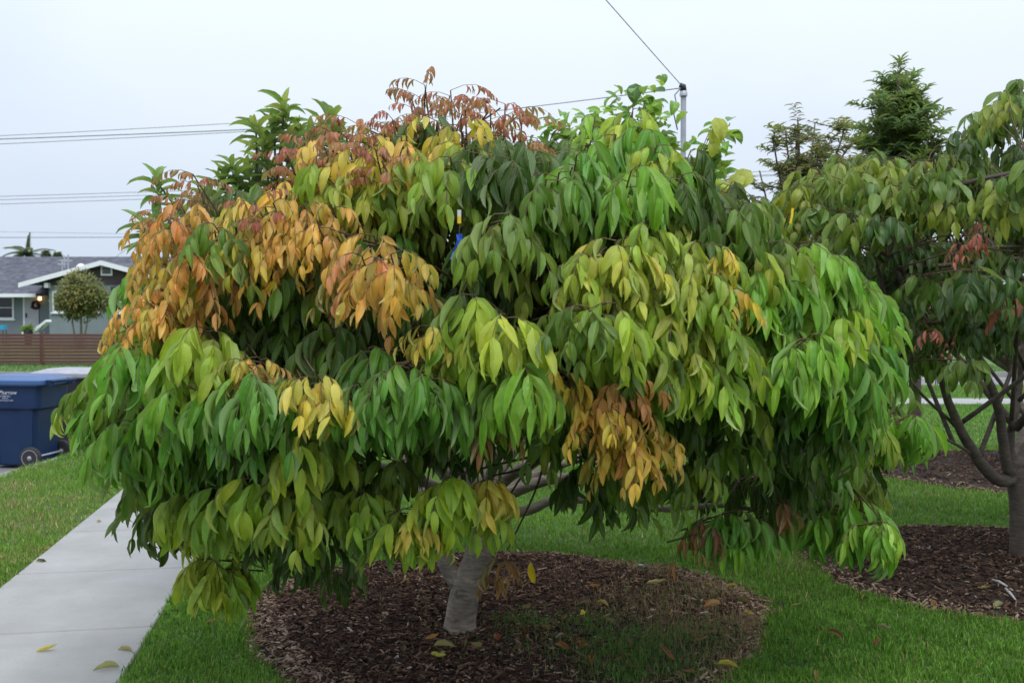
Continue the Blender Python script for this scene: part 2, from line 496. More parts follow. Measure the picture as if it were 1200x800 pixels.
strip_mesh('kerb', kerb_line, -0.03, 0.13, -0.16, -0.006, M['kerb'])
strip_mesh('gutter', kerb_line, 0.13, 0.62, -0.17, -0.143, M['kerb'])
far_kerb = [(-60, 29.0, 0), (-20, 29.0, 0), (20, 29.0, 0), (60, 29.0, 0)]
strip_mesh('kerb', far_kerb, 0.0, 0.15, -0.16, 0.01, M['kerb'])
strip_mesh('gutter', far_kerb, -0.5, 0.0, -0.17, -0.143, M['kerb'])
sheet('far_lawn', [(-60, 29.15), (60, 29.15), (60, 95), (-60, 95)], 0.0, M['far_grass'], 0.16)

sw_dir = np.array([-0.170, 1.0]); sw_dir /= np.linalg.norm(sw_dir)
sw_n = np.array([sw_dir[1], -sw_dir[0]])
sw_c = np.array([-2.70, 6.36])          # a point on its middle line
SWW = 1.10
sidewalk = link('sidewalk', None)
sidewalk.location = (sw_c[0], sw_c[1], 0.0); tag(sidewalk, kind='structure')
joint0 = 0.30                            # one joint, measured along the walk from sw_c
for i in range(-6, 10):
    s0, s1 = joint0 + i * 1.3 + 0.008, joint0 + (i + 1) * 1.3 - 0.008
    hw = SWW / 2
    c = [(sw_dir * s + sw_n * w) for s, w in ((s0, -hw), (s0, hw), (s1, hw), (s1, -hw))]
    b = 0.008
    ci = [(sw_dir * s + sw_n * w) for s, w in ((s0 + b, -hw + b), (s0 + b, hw - b), (s1 - b, hw - b), (s1 - b, -hw + b))]
    dz = rnd.uniform(-0.002, 0.002)
    rings = [[(q[0], q[1], -0.05) for q in c], [(q[0], q[1], 0.008 + dz) for q in c], [(q[0], q[1], 0.015 + dz) for q in ci]]
    MB().loft(rings).build('slab', M['concrete'], sidewalk)
tag(MB().add([(c0[0] + sw_c[0], c0[1] + sw_c[1], 0.004) for c0 in [sw_dir * -7.5 - sw_n * .55, sw_dir * -7.5 + sw_n * .55, sw_dir * 13.3 + sw_n * .55, sw_dir * 13.3 - sw_n * .55]],
             [(0, 1, 2, 3)]).build('walk_bedding', M['soil']), kind='structure')
cross = link('cross_sidewalk', None); cross.location = (0, 19.5, 0); tag(cross, kind='structure')
for i in range(18):
    x0 = -3.9 + i * 1.5
    MB().box((x0 + .006, -0.6, -0.05), (x0 + 1.494, 0.6, 0.015)).build('slab', M['concrete'], cross)

# ---------------------------------------------------------------- mulch beds
BEDS = [(-0.03, 5.72, 1.50, 1.44), (3.42, 6.78, 1.40, 1.30), (5.45, 10.95, 1.55, 1.48)]


def bed_r(i, a):
    return 1 + 0.035 * np.sin(3 * a + i) + 0.025 * np.sin(5 * a + 2 * i) + 0.012 * np.sin(11 * a + i)


def in_bed(i, x, y, grow=0.0):
    cx, cy, rx, ry = BEDS[i]
    u, v = (x - cx) / (rx + grow), (y - cy) / (ry + grow)
    return np.hypot(u, v) / bed_r(i, np.arctan2(v, u))       # < 1 inside


def bed_z(i, x, y):
    cx, cy, rx, ry = BEDS[i]
    q = np.clip(in_bed(i, x, y), 0, 1.0)
    edge = np.clip((1 - q) / 0.30, 0, 1); edge = edge * edge * (3 - 2 * edge)
    n = 0.5 + 0.25 * np.sin(x * 5.1 + y * 2.7 + i) + 0.25 * np.sin(x * 3.3 - y * 6.1 + 2 * i)
    if i == 0:        # heap of chips at the back left, bare trodden soil front right
        w = np.clip(0.55 - 0.42 * (x - cx) + 0.42 * (y - cy - 0.2), 0.08, 1.0)
    else:
        w = 0.65
    return 0.006 + edge * (0.018 + 0.085 * w * (0.6 + 0.5 * n))


def build_bed(i):
    cx, cy, rx, ry = BEDS[i]
    nr, na = 26, 84
    V = [(0, 0, float(bed_z(i, cx, cy)))]
    for r in range(1, nr + 1):
        for k in range(na):
            a = 2 * math.pi * k / na
            s = (r / nr) * float(bed_r(i, a)) * 1.015
            x, y = rx * s * math.cos(a), ry * s * math.sin(a)
            z = float(bed_z(i, cx + x, cy + y)) + (rnd.uniform(-.006, .008) if r < nr else -0.02)
            V.append((x, y, z))
    F = [(0, 1 + k, 1 + (k + 1) % na) for k in range(na)]
    for r in range(nr - 1):
        for k in range(na):
            k2 = (k + 1) % na
            F.append((1 + r * na + k, 1 + (r + 1) * na + k, 1 + (r + 1) * na + k2, 1 + r * na + k2))
    o = MB().add(V, F).build('mulch_bed', M['soil'], smooth=True)
    o.location = (cx, cy, 0)
    tag(o, kind='structure')


for i in range(3): build_bed(i)


def rand_frames(n, tilt):
    yaw = rng.uniform(0, 2 * np.pi, n); pit = rng.normal(0, tilt, n); rol = rng.normal(0, tilt * 1.3, n)
    t = np.stack([np.cos(yaw) * np.cos(pit), np.sin(yaw) * np.cos(pit), np.sin(pit)], 1)
    up = np.tile([0, 0, 1.0], (n, 1)); s = np.cross(up, t); s /= np.linalg.norm(s, axis=1)[:, None]
    nn = np.cross(t, s)
    s2 = s * np.cos(rol)[:, None] + nn * np.sin(rol)[:, None]
    return t, s2, np.cross(t, s2)


def chips(i, n, label, seed_bias=None):
    cx, cy, rx, ry = BEDS[i]
    x = rng.uniform(cx - rx * 1.1, cx + rx * 1.1, n * 2); y = rng.uniform(cy - ry * 1.1, cy + ry * 1.1, n * 2)
    q = in_bed(i, x, y)
    keep = q < 1.0 + rng.normal(0, 0.02, len(x))
    if i == 0:
        bare = np.exp(-(((x - cx - 0.75) / 0.75) ** 2 + ((y - cy + 0.55) / 0.75) ** 2))
        keep &= rng.random(len(x)) > 0.88 * bare
    x, y, q = x[keep][:n], y[keep][:n], q[keep][:n]
    m = len(x)
    L = rng.gamma(3.0, 0.0078, m) + 0.009; W = np.minimum(L * rng.uniform(0.14, 0.45, m), 0.016); T = W * rng.uniform(0.2, 0.5, m)
    t, s, nn = rand_frames(m, 0.30)
    c = np.stack([x, y, bed_z(i, x, y) + 0.004 + rng.random(m) * 0.014], 1)
    A = lambda a, b, d: c + t * (a * L / 2)[:, None] + s * (b * W / 2)[:, None] + nn * (d * T)[:, None]
    sk = rng.uniform(0.5, 1, m)
    vs = [A(-1, -1, 0), A(1, -sk, 0), A(1 * sk, 1, 0), A(-1 * sk, 1 * sk, 0), A(-.9, -.5, 1), A(.8, -.4, 1), A(.8 * sk, .5, 1), A(-.8 * sk, .5, 1)]
    V = np.stack(vs, 1).reshape(-1, 3)
    F = np.array([(4, 5, 6, 7), (0, 1, 5, 4), (1, 2, 6, 5), (2, 3, 7, 6), (3, 0, 4, 7)])
    Q = (F[None] + (np.arange(m) * 8)[:, None, None]).reshape(-1, 4)
    base = np.array([[0.024, 0.013, 0.010], [0.055, 0.030, 0.021], [0.095, 0.054, 0.036], [0.16, 0.10, 0.066], [0.27, 0.19, 0.14], [0.30, 0.27, 0.25]])
    pr = np.array([0.27, 0.37, 0.22, 0.105, 0.03, 0.005])
    k = rng.choice(6, m, p=pr)
    rim = (q > 0.88) & (rng.random(m) < 0.65)           # drier, paler litter round the rim
    k[rim] = rng.choice([3, 4, 4, 2], rim.sum())
    colr = base[k] * rng.uniform(0.75, 1.3, (m, 1))
    C = np.repeat(np.concatenate([colr, np.ones((m, 1))], 1), 8, 0)
    o = link('bark_mulch', fast_mesh('bark_mulch', V, quads=Q, col=C, smooth=False), None, M['chips'])
    tag(o, label, 'mulch', kind='stuff')


chips(0, 30000, 'dark brown bark mulch around the trunk of the wide orange-tipped tree')
chips(1, 15000, 'brown bark mulch around the rounded-leaf tree beside the lawn strip')
chips(2, 7500, 'grey brown mulch and litter in the bed beyond the lawn strip')


# ---------------------------------------------------------------- grass
def side_of_walk(x, y):
    return (x - sw_c[0]) * sw_n[0] + (y - sw_c[1]) * sw_n[1]


kl = np.array([[p[0], p[1]] for p in kerb_line])


def on_lawn(x, y):
    kx = np.interp(y, kl[:, 1], kl[:, 0])
    ok = (x > kx - 0.09) & (y < 24.0)
    ok &= np.abs(side_of_walk(x, y)) > SWW / 2 + rng.normal(0.0, 0.012, len(x))
    ok &= ~((np.abs(y - 19.5) < 0.6) & (x > -3.9))
    for i in range(3): ok &= in_bed(i, x, y) > 1.0 + rng.normal(0.0, 0.014, len(x))
    return ok


def blades(x, y, z, h, w, colr, segs):
    n = len(x)
    yaw = rng.uniform(0, 2 * np.pi, n); lean = rng.gamma(2.0, 0.28, n); lz = np.clip(lean, 0, 1.35)
    d = np.stack([np.cos(yaw), np.sin(yaw), np.zeros(n)], 1)
    face = rng.uniform(0, 2 * np.pi, n)
    s = np.stack([np.cos(face), np.sin(face), np.zeros(n)], 1)
    b = np.stack([x, y, z], 1)
    up = np.array([0, 0, 1.0])
    tip = b + d * (h * np.sin(lz))[:, None] + up * (h * np.cos(lz))[:, None]
    C = np.repeat(np.concatenate([colr, np.ones((n, 1))], 1), 5 if segs == 2 else 3, 0)
    if segs == 2:
        mid = b + d * (h * 0.42 * np.sin(lz * 0.55))[:, None] + up * (h * 0.55 * np.cos(lz * 0.55))[:, None]
        V = np.stack([b - s * (w / 2)[:, None], b + s * (w / 2)[:, None], mid - s * (w * .42)[:, None], mid + s * (w * .42)[:, None], tip], 1).reshape(-1, 3)
        o = (np.arange(n) * 5)[:, None]
        return V, np.array([[0, 1, 3, 2]]) + o, np.array([[2, 3, 4]]) + o, C
    V = np.stack([b - s * (w / 2)[:, None], b + s * (w / 2)[:, None], tip], 1).reshape(-1, 3)
    return V, None, np.array([[0, 1, 2]]) + (np.arange(n) * 3)[:, None], C


def vnoise(x, y, f, ph):
    return (np.sin(x * f + ph) * np.cos(y * f * 1.13 - ph) + np.sin((x + y) * f * 0.61 + 2 * ph) + np.sin((x - 1.7 * y) * f * 1.9 + ph) * 0.6) / 2.6


def lawn_colour(x, y):
    n = len(x)
    a = np.array([0.085, 0.205, 0.020]); b = np.array([0.170, 0.325, 0.040])
    t = np.clip(0.5 + 0.5 * vnoise(x, y, 2.1, 1.0) + rng.normal(0, 0.22, n), 0, 1)[:, None]
    c = a * (1 - t) + b * t
    dry = np.clip(0.35 * vnoise(x, y, 0.9, 4.0) + 0.12, 0, 1)
    park = x < (sw_c[0] + (y - sw_c[1]) * -0.17) - 0.3            # strip between the walk and the kerb is more worn
    dry = np.where(park, np.clip(0.40 + 0.5 * vnoise(x, y, 1.5, 2.0), 0.12, 0.9), dry)
    # yellow patch near the kerb
    dry = np.maximum(dry, 0.95 * np.exp(-(((x + 5.05) / 0.55) ** 2 + ((y - 9.9) / 0.5) ** 2)))
    for i in range(3):
        q = in_bed(i, x, y)
        dry = np.maximum(dry, np.clip(1 - (q - 1.0) / 0.05, 0, 1) * 0.9)
    # thin straw between the near bed and the second
    dry = np.maximum(dry, 0.75 * np.exp(-(((x - 1.95) / 0.28) ** 2 + ((y - 7.0) / 0.5) ** 2)))
    str_ = np.array([0.40, 0.32, 0.15])[None] * rng.uniform(0.6, 1.15, (n, 1))
    yg = np.array([0.17, 0.27, 0.035])[None] * rng.uniform(0.8, 1.2, (n, 1))
    c = np.where((rng.random(n) < dry * 0.75)[:, None], yg, c)
    c = np.where((rng.random(n) < dry ** 2 * 0.6 + 0.025)[:, None], str_, c)
    return c * rng.uniform(0.6, 1.45, (n, 1))


parts_g = []
for (y0, y1, dens, hh, ww, segs) in ((3.9, 7.4, 8000, 0.052, 0.0054, 2), (7.4, 13.0, 3200, 0.054, 0.0090, 1), (13.0, 24.0, 560, 0.06, 0.02, 1)):
    xa, xb = -(y1 * 0.54 + 0.7), y1 * 0.54 + 0.7
    n = int((xb - xa) * (y1 - y0) * dens)
    x = rng.uniform(xa, xb, n); y = rng.uniform(y0, y1, n)
    k = (np.abs(x) < y * 0.54 + 0.7)
    x, y = x[k], y[k]
    k = on_lawn(x, y); x, y = x[k], y[k]
    clump = 0.75 + 0.35 * vnoise(x, y, 19.0, 0.3) + 0.25 * vnoise(x, y, 7.0, 1.3)
    h = hh * clump * rng.uniform(0.55, 1.35, len(x)); h = np.maximum(h, 0.012)
    parts_g.append(blades(x, y, np.zeros(len(x)), h, ww * rng.uniform(0.7, 1.3, len(x)), lawn_colour(x, y), segs))
# sparse weeds and straw in the bare front right part of the near bed
cx, cy = BEDS[0][:2]
for (wx, wy, sr, n, straw) in ((0.62, 5.05, 0.20, 1500, .1), (0.95, 5.25, 0.16, 900, .3), (0.42, 5.45, 0.13, 500, .15), (0.06, 5.42, 0.09, 380, .05), (0.75, 4.75, 0.16, 800, .1), (0.52, 4.62, 0.10, 500, .05),
                               (0.95, 5.95, 0.22, 700, .6), (1.1, 5.35, 0.22, 1100, .95), (0.8, 5.75, 0.25, 900, .9), (1.2, 4.85, 0.16, 1100, .97), (1.25, 6.15, 0.15, 900, .97), (1.35, 5.5, .1, 700, .98), (.9, 6.6, .2, 700, .9), (0.3, 5.0, 0.2, 350, .3), (-0.1, 5.2, .2, 200, .2)):
    x = rng.normal(wx, sr, n); y = rng.normal(wy, sr * 0.8, n)
    k = in_bed(0, x, y) < 1.0; x, y = x[k], y[k]; n = len(x)
    c = np.where((rng.random(n) < straw)[:, None], np.array([[0.27, 0.20, 0.10]]), np.array([[0.085, 0.20, 0.03]])) * rng.uniform(0.6, 1.35, (n, 1))
    parts_g.append(blades(x, y, bed_z(0, x, y), 0.042 * rng.uniform(0.5, 1.6, n), 0.0035 * rng.uniform(.7, 1.3, n), c, 2))
# far verge
n = 16000
x = rng.uniform(-26, 16, n); y = rng.uniform(29.2, 33.3, n)
c = np.array([[0.10, 0.19, 0.04]]) * rng.uniform(0.7, 1.3, (n, 1))
parts_g.append(blades(x, y, np.zeros(n), 0.07 * rng.uniform(.6, 1.3, n), 0.03 * np.ones(n), c, 1))
off = 0; Vs, Qs, Ts, Cs = [], [], [], []
for (V, Q, T, C) in parts_g:
    Vs.append(V); Cs.append(C)
    if Q is not None: Qs.append(Q + off)
    Ts.append(T + off); off += len(V)
o = link('grass', fast_mesh('grass', np.concatenate(Vs), np.concatenate(Qs), np.concatenate(Ts), col=np.concatenate(Cs)), None, M['grass'])
tag(o, 'short green lawn grass with dry straw patches round the beds', 'grass', kind='stuff')


# ---------------------------------------------------------------- leaves
def leaf_proto(curl, fold, wave, ns, na, fat=0.75):
    """unit leaf: base at the origin, midrib along +Y, upper side +Z, full width 1 in X"""
    v = np.linspace(0, 1, ns + 1)
    prof = (np.sin(np.pi * np.clip(v, 0, 1) ** 0.85) ** fat) * (1 - 0.25 * v)
    prof = prof / prof.max(); prof[0] = 0.05; prof[-1] = 0.02
    th = curl * v ** 1.2
    yy = np.concatenate([[0], np.cumsum(np.cos((th[1:] + th[:-1]) / 2) / ns)])
    zz = -np.concatenate([[0], np.cumsum(np.sin((th[1:] + th[:-1]) / 2) / ns)])
    u = np.linspace(-1, 1, na + 1)
    V, UV = [], []
    for i in range(ns + 1):
        for j in range(na + 1):
            w = u[j] * prof[i] * 0.5
            lift = fold * abs(w) + wave * prof[i] * abs(u[j]) * math.sin(v[i] * 15 + (1.3 if u[j] > 0 else 0)) * 0.5
            V.append((w * math.cos(fold * .6), yy[i] + lift * math.sin(th[i]) * 0.3, zz[i] + lift * math.cos(th[i]) * 0.33))
            UV.append((0.5 + u[j] * 0.5, v[i]))
    F = [(i * (na + 1) + j, i * (na + 1) + j + 1, (i + 1) * (na + 1) + j + 1, (i + 1) * (na + 1) + j) for i in range(ns) for j in range(na)]
    return np.array(V), np.array(F), np.array(UV)


PROTO_HI = [leaf_proto(c, f, w, 6, 4) for c, f, w in ((0.35, 0.55, 0.07), (0.65, 0.7, 0.09), (0.9, 0.5, 0.11), (1.2, 0.8, 0.07), (0.5, 1.0, 0.06), (0.8, 0.35, 0.13), (1.6, 0.7, 0.09), (0.15, 0.6, 0.08))]
PROTO_LO = [leaf_proto(c, f, 0.0, 3, 2) for c, f in ((0.2, 0.5), (0.6, 0.6), (1.0, 0.4), (1.4, 0.6))]
PROTO_TINY = [leaf_proto(c, f, 0.0, 2, 2) for c, f in ((0.3, 0.6), (0.9, 0.4))]


def unit(a):
    return a / np.maximum(np.linalg.norm(a, axis=-1, keepdims=True), 1e-9)


class Leaves:
    def __init__(s): s.b, s.d, s.n, s.L, s.W, s.k, s.c = [], [], [], [], [], [], []

    def add(s, b, d, n, L, W, k, c):
        s.b.append(b); s.d.append(d); s.n.append(n); s.L.append(L); s.W.append(W); s.k.append(k); s.c.append(c)

    def arrays(s, protos):
        b, d, n = np.array(s.b), unit(np.array(s.d)), np.array(s.n)
        n = unit(n - d * (n * d).sum(1)[:, None])
        x = np.cross(d, n)
        return b, d, n, x, np.array(s.L), np.array(s.W), np.array(s.k) % len(protos), np.array(s.c)


def mass_mesh(name, arr, protos, sel):
    b, d, n, x, L, W, k, c = arr
    Vs, Qs, Us, Cs, off = [], [], [], [], 0
    for p, (pv, pf, pu) in enumerate(protos):
        m = np.nonzero(sel & (k == p))[0]
        if not len(m): continue
        loc = (b[m][:, None] + pv[None, :, 0, None] * (x[m] * W[m][:, None])[:, None] + pv[None, :, 1, None] * (d[m] * L[m][:, None])[:, None]
               + pv[None, :, 2, None] * (n[m] * L[m][:, None])[:, None])
        Vs.append(loc.reshape(-1, 3))
        Qs.append((pf[None] + (np.arange(len(m)) * len(pv))[:, None, None]).reshape(-1, 4) + off)
        Us.append(np.tile(pu, (len(m), 1))); Cs.append(np.repeat(c[m], len(pv), 0))
        off += len(m) * len(pv)
    return fast_mesh(name, np.concatenate(Vs), np.concatenate(Qs), uv=np.concatenate(Us), col=np.concatenate(Cs))


def proto_meshes(protos, tagname):
    out = []
    for (pv, pf, pu) in protos:
        me = fast_mesh('leaf_' + tagname, pv, pf, uv=pu)
        me.materials.append(M['leaf_obj']); out.append(me)
    return out


def visible_counts(arrs):
    """how much of each leaf the photograph's view shows, to decide which leaves become parts of their own"""
    pts, ids = [], []
    base = 0
    for (b, d, n, x, L, W, k, c) in arrs:
        for u in (-0.32, 0.0, 0.32):
            for v in (0.15, 0.32, 0.5, 0.68, 0.85):
                pts.append(b + d * (L * v)[:, None] - n * (L * 0.25 * v * v)[:, None] + x * (W * u * (1 - abs(2 * v - 1) ** 2))[:, None])
                ids.append(np.arange(len(b)) + base)
        base += len(b)
    pts = np.concatenate(pts); ids = np.concatenate(ids)
    px, py, dep = project(pts)
    ok = (px > 0) & (px < 1200) & (py > 0) & (py < 800) & (dep > 0.5)
    px, py, dep, ids = px[ok], py[ok], dep[ok], ids[ok]
    cell = (py // 5).astype(int) * 240 + (px // 5).astype(int)
    o = np.lexsort((dep, cell)); cell, ids = cell[o], ids[o]
    first = np.ones(len(cell), bool); first[1:] = cell[1:] != cell[:-1]
    cnt = np.bincount(ids[first], minlength=base)
    out, s = [], 0
    for a in arrs: out.append(cnt[s:s + len(a[0])]); s += len(a[0])
    return out


def leaf_parts(parent, arr, meshes, chosen):
    b, d, n, x, L, W, k, c = arr
    loc = np.array(parent.location)
    for i in chosen:
        o = bpy.data.objects.new('leaf', meshes[k[i]])
        COL.objects.link(o); o.parent = parent
        mt = Matrix.Identity(4)
        for r in range(3):
            mt[r][0], mt[r][1], mt[r][2], mt[r][3] = x[i][r] * W[i], d[i][r] * L[i], n[i][r] * L[i], b[i][r] - loc[r]
        o.matrix_local = mt
        o.color = tuple(float(q) for q in c[i])


UP = np.array([0, 0, 1.0])
#            colours (linear), leaflet length, width ratio, compound leaves, pairs, rachis length
TYPES = {
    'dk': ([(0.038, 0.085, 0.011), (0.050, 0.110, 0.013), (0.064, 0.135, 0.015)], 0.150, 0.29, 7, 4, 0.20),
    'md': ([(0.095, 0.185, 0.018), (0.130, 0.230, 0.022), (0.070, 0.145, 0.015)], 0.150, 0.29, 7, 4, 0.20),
    'br': ([(0.125, 0.310, 0.030), (0.180, 0.380, 0.035), (0.085, 0.240, 0.030), (0.25, 0.45, 0.045)], 0.168, 0.235, 8, 5, 0.19),
    'gr': ([(0.090, 0.230, 0.024), (0.120, 0.280, 0.028), (0.065, 0.180, 0.020)], 0.150, 0.235, 8, 5, 0.19),
    'li': ([(0.320, 0.440, 0.035), (0.250, 0.400, 0.035), (0.400, 0.480, 0.045), (0.18, 0.33, 0.035)], 0.155, 0.31, 8, 4, 0.18),
    'yl': ([(0.360, 0.450, 0.040), (0.270, 0.390, 0.035), (0.540, 0.520, 0.080), (0.20, 0.32, 0.030)], 0.120, 0.31, 8, 5, 0.20),
    'ol': ([(0.190, 0.280, 0.032), (0.145, 0.240, 0.030), (0.095, 0.180, 0.025), (0.29, 0.36, 0.04)], 0.130, 0.31, 7, 4, 0.19),
    'ye': ([(0.600, 0.520, 0.060), (0.500, 0.470, 0.050), (0.70, 0.54, 0.11)], 0.120, 0.31, 6, 4, 0.18),
    'yo': ([(0.660, 0.480, 0.065), (0.540, 0.460, 0.050), (0.68, 0.42, 0.08)], 0.105, 0.31, 6, 4, 0.19),
    'or': ([(0.660, 0.340, 0.070), (0.600, 0.330, 0.060), (0.70, 0.43, 0.10), (0.52, 0.22, 0.070), (0.55, 0.41, 0.06), (0.32, 0.36, 0.05)], 0.092, 0.31, 8, 5, 0.20),
    're': ([(0.380, 0.105, 0.070), (0.440, 0.150, 0.095), (0.30, 0.12, 0.06), (0.42, 0.23, 0.09)], 0.045, 0.32, 9, 6, 0.19),
    'dd': ([(0.300, 0.120, 0.050), (0.240, 0.095, 0.045), (0.34, 0.17, 0.06)], 0.115, 0.22, 3, 3, 0.14),
}


def shoot(lv, tw, Pt, axis, typ, scale=1.0, r=rnd, camward=0.0, wide=1.0, nscale=1.0):
    cols, L0, wr, nl, pairs, rl = TYPES[typ]
    nl = max(2, int(round(nl * nscale)))
    ax = unit(np.asarray(axis, float))
    az0 = r.uniform(0, 6.28)
    mature = typ in ('dk', 'md')
    shootcol = np.array(r.choice(cols))
    base0 = Pt - ax * 0.16 * scale
    tw.append((base0 - ax * 0.06, Pt, 0.0045))
    for k in range(nl):
        az = az0 + k * 2.4 + r.uniform(-.3, .3)
        st = Pt - ax * (k * 0.024 * scale)
        out = np.array([math.cos(az), math.sin(az), 0]) + ax * np.array([.55, .55, 0]) + np.array([0, -camward, 0])
        out = unit(out)
        ln = rl * scale * r.uniform(0.75, 1.25)
        rise = (0.55 if typ == 're' else 0.30) + r.uniform(-.15, .2)
        fall = (0.55 if typ == 're' else 0.85) + r.uniform(-.15, .2)
        pth = [st + out * ln * t * (1 - 0.18 * t) + UP * ln * (rise * t - fall * t * t) for t in (0, .25, .5, .75, 1.0)]
        tw.append((pth, None, 0.0024 if typ != 're' else 0.0016))
        side = np.cross(out, UP)
        c_leaf = shootcol * 0.5 + np.array(r.choice(cols)) * 0.5
        npair = max(2, pairs + r.choice((-1, 0, 0, 1)))
        for j in range(npair):
            t = 0.30 + 0.70 * j / max(1, npair - 1)
            for sg in (-1, 1):
                if r.random() < 0.06: continue
                i0 = min(3, int(t * 4)); f = t * 4 - i0
                b = pth[i0] * (1 - f) + pth[i0 + 1] * f
                tang = unit(pth[i0 + 1] - pth[i0])
                jit = np.array([r.gauss(0, .14), r.gauss(0, .14), r.gauss(0, .12)])
                d = tang * 0.34 + out * 0.22 + side * sg * (0.52 - 0.20 * t) * wide - UP * r.uniform(0.55, 1.0) + jit
                nrm = out * 0.62 + UP * 0.55 + side * sg * 0.40 + np.array([r.gauss(0, .42), r.gauss(0, .42), r.gauss(0, .2)])
                size = (0.78 + 0.3 * math.sin(math.pi * min(1, t))) * r.uniform(0.78, 1.2)
                L = L0 * scale * size
                c = c_leaf * r.uniform(0.82, 1.2) * np.array([r.uniform(.88, 1.14), 1.0, r.uniform(.85, 1.2)])
                dry = r.uniform(0.4, 1.0) if (mature and r.random() < 0.45) else (0.5 if r.random() < 0.06 else 0.0)
                lv.add(b, d, nrm, L, L * wr * r.uniform(.85, 1.18), r.randrange(8), np.append(np.clip(c, 0, 0.8), dry))


def twig_mesh(tw, sides=4):
    mb = MB()
    for a, b, rad in tw:
        if b is None: mb.tube(a, [rad * q for q in np.linspace(1, .5, len(a))], 3, caps=False)
        else: mb.tube([a, (np.asarray(a) + b) / 2, b], [rad, rad * .85, rad * .6], sides, caps=False)
    return mb.mesh('twigs', True)


def bough(mb, pts, r0, r1, n=5, sides=9):
    c = catmull(pts, n)
    m = len(c)
    rr = [r0 + (r1 - r0) * (i / (m - 1)) ** 0.8 for i in range(m)]
    c = [p + np.array([rnd.gauss(0, 1), rnd.gauss(0, 1), 0]) * rr[i] * 0.07 for i, p in enumerate(c)]
    mb.tube(c, rr, sides)
    return c


def twigs_to(shoots, nodes, tw, rad=0.007):
    N = np.array(nodes)
    for s in shoots:
        dd = ((N - s) * np.array([1, 1, 1.3]))
        w = np.linalg.norm(dd, axis=1) + np.where(N[:, 2] > s[2], 0.25, 0)
        q = N[int(np.argmin(w))]
        mid = (q + s) / 2 + UP * rnd.uniform(-.02, .10) + np.array([rnd.gauss(0, .03), rnd.gauss(0, .03), 0])
        pts = catmull([q, mid, s - (s - mid) * 0.12], 4)
        tw.append((pts, None, rad * (0.8 + 0.35 * np.linalg.norm(q - s))))


# ---------------------------------------------------------------- the wide tree in the near bed
TREE1 = np.array([-0.27, 5.30, 0.03])
CE, RE = np.array([-0.12, 5.35, 1.62]), np.array([2.12, 1.85, 1.22])


def front_point(px, py, push=0.0):
    r = ray(px, py); o = (np.array([0, 0, H]) - CE) / RE; dd = r / RE
    a, b, c = dd @ dd, 2 * o @ dd, o @ o - 1
    disc = b * b - 4 * a * c
    t = (-b - math.sqrt(disc)) / (2 * a) if disc > 0 else -b / (2 * a)
    t = max(t, 3.25)
    return np.array([0, 0, H]) + r * (t + push)


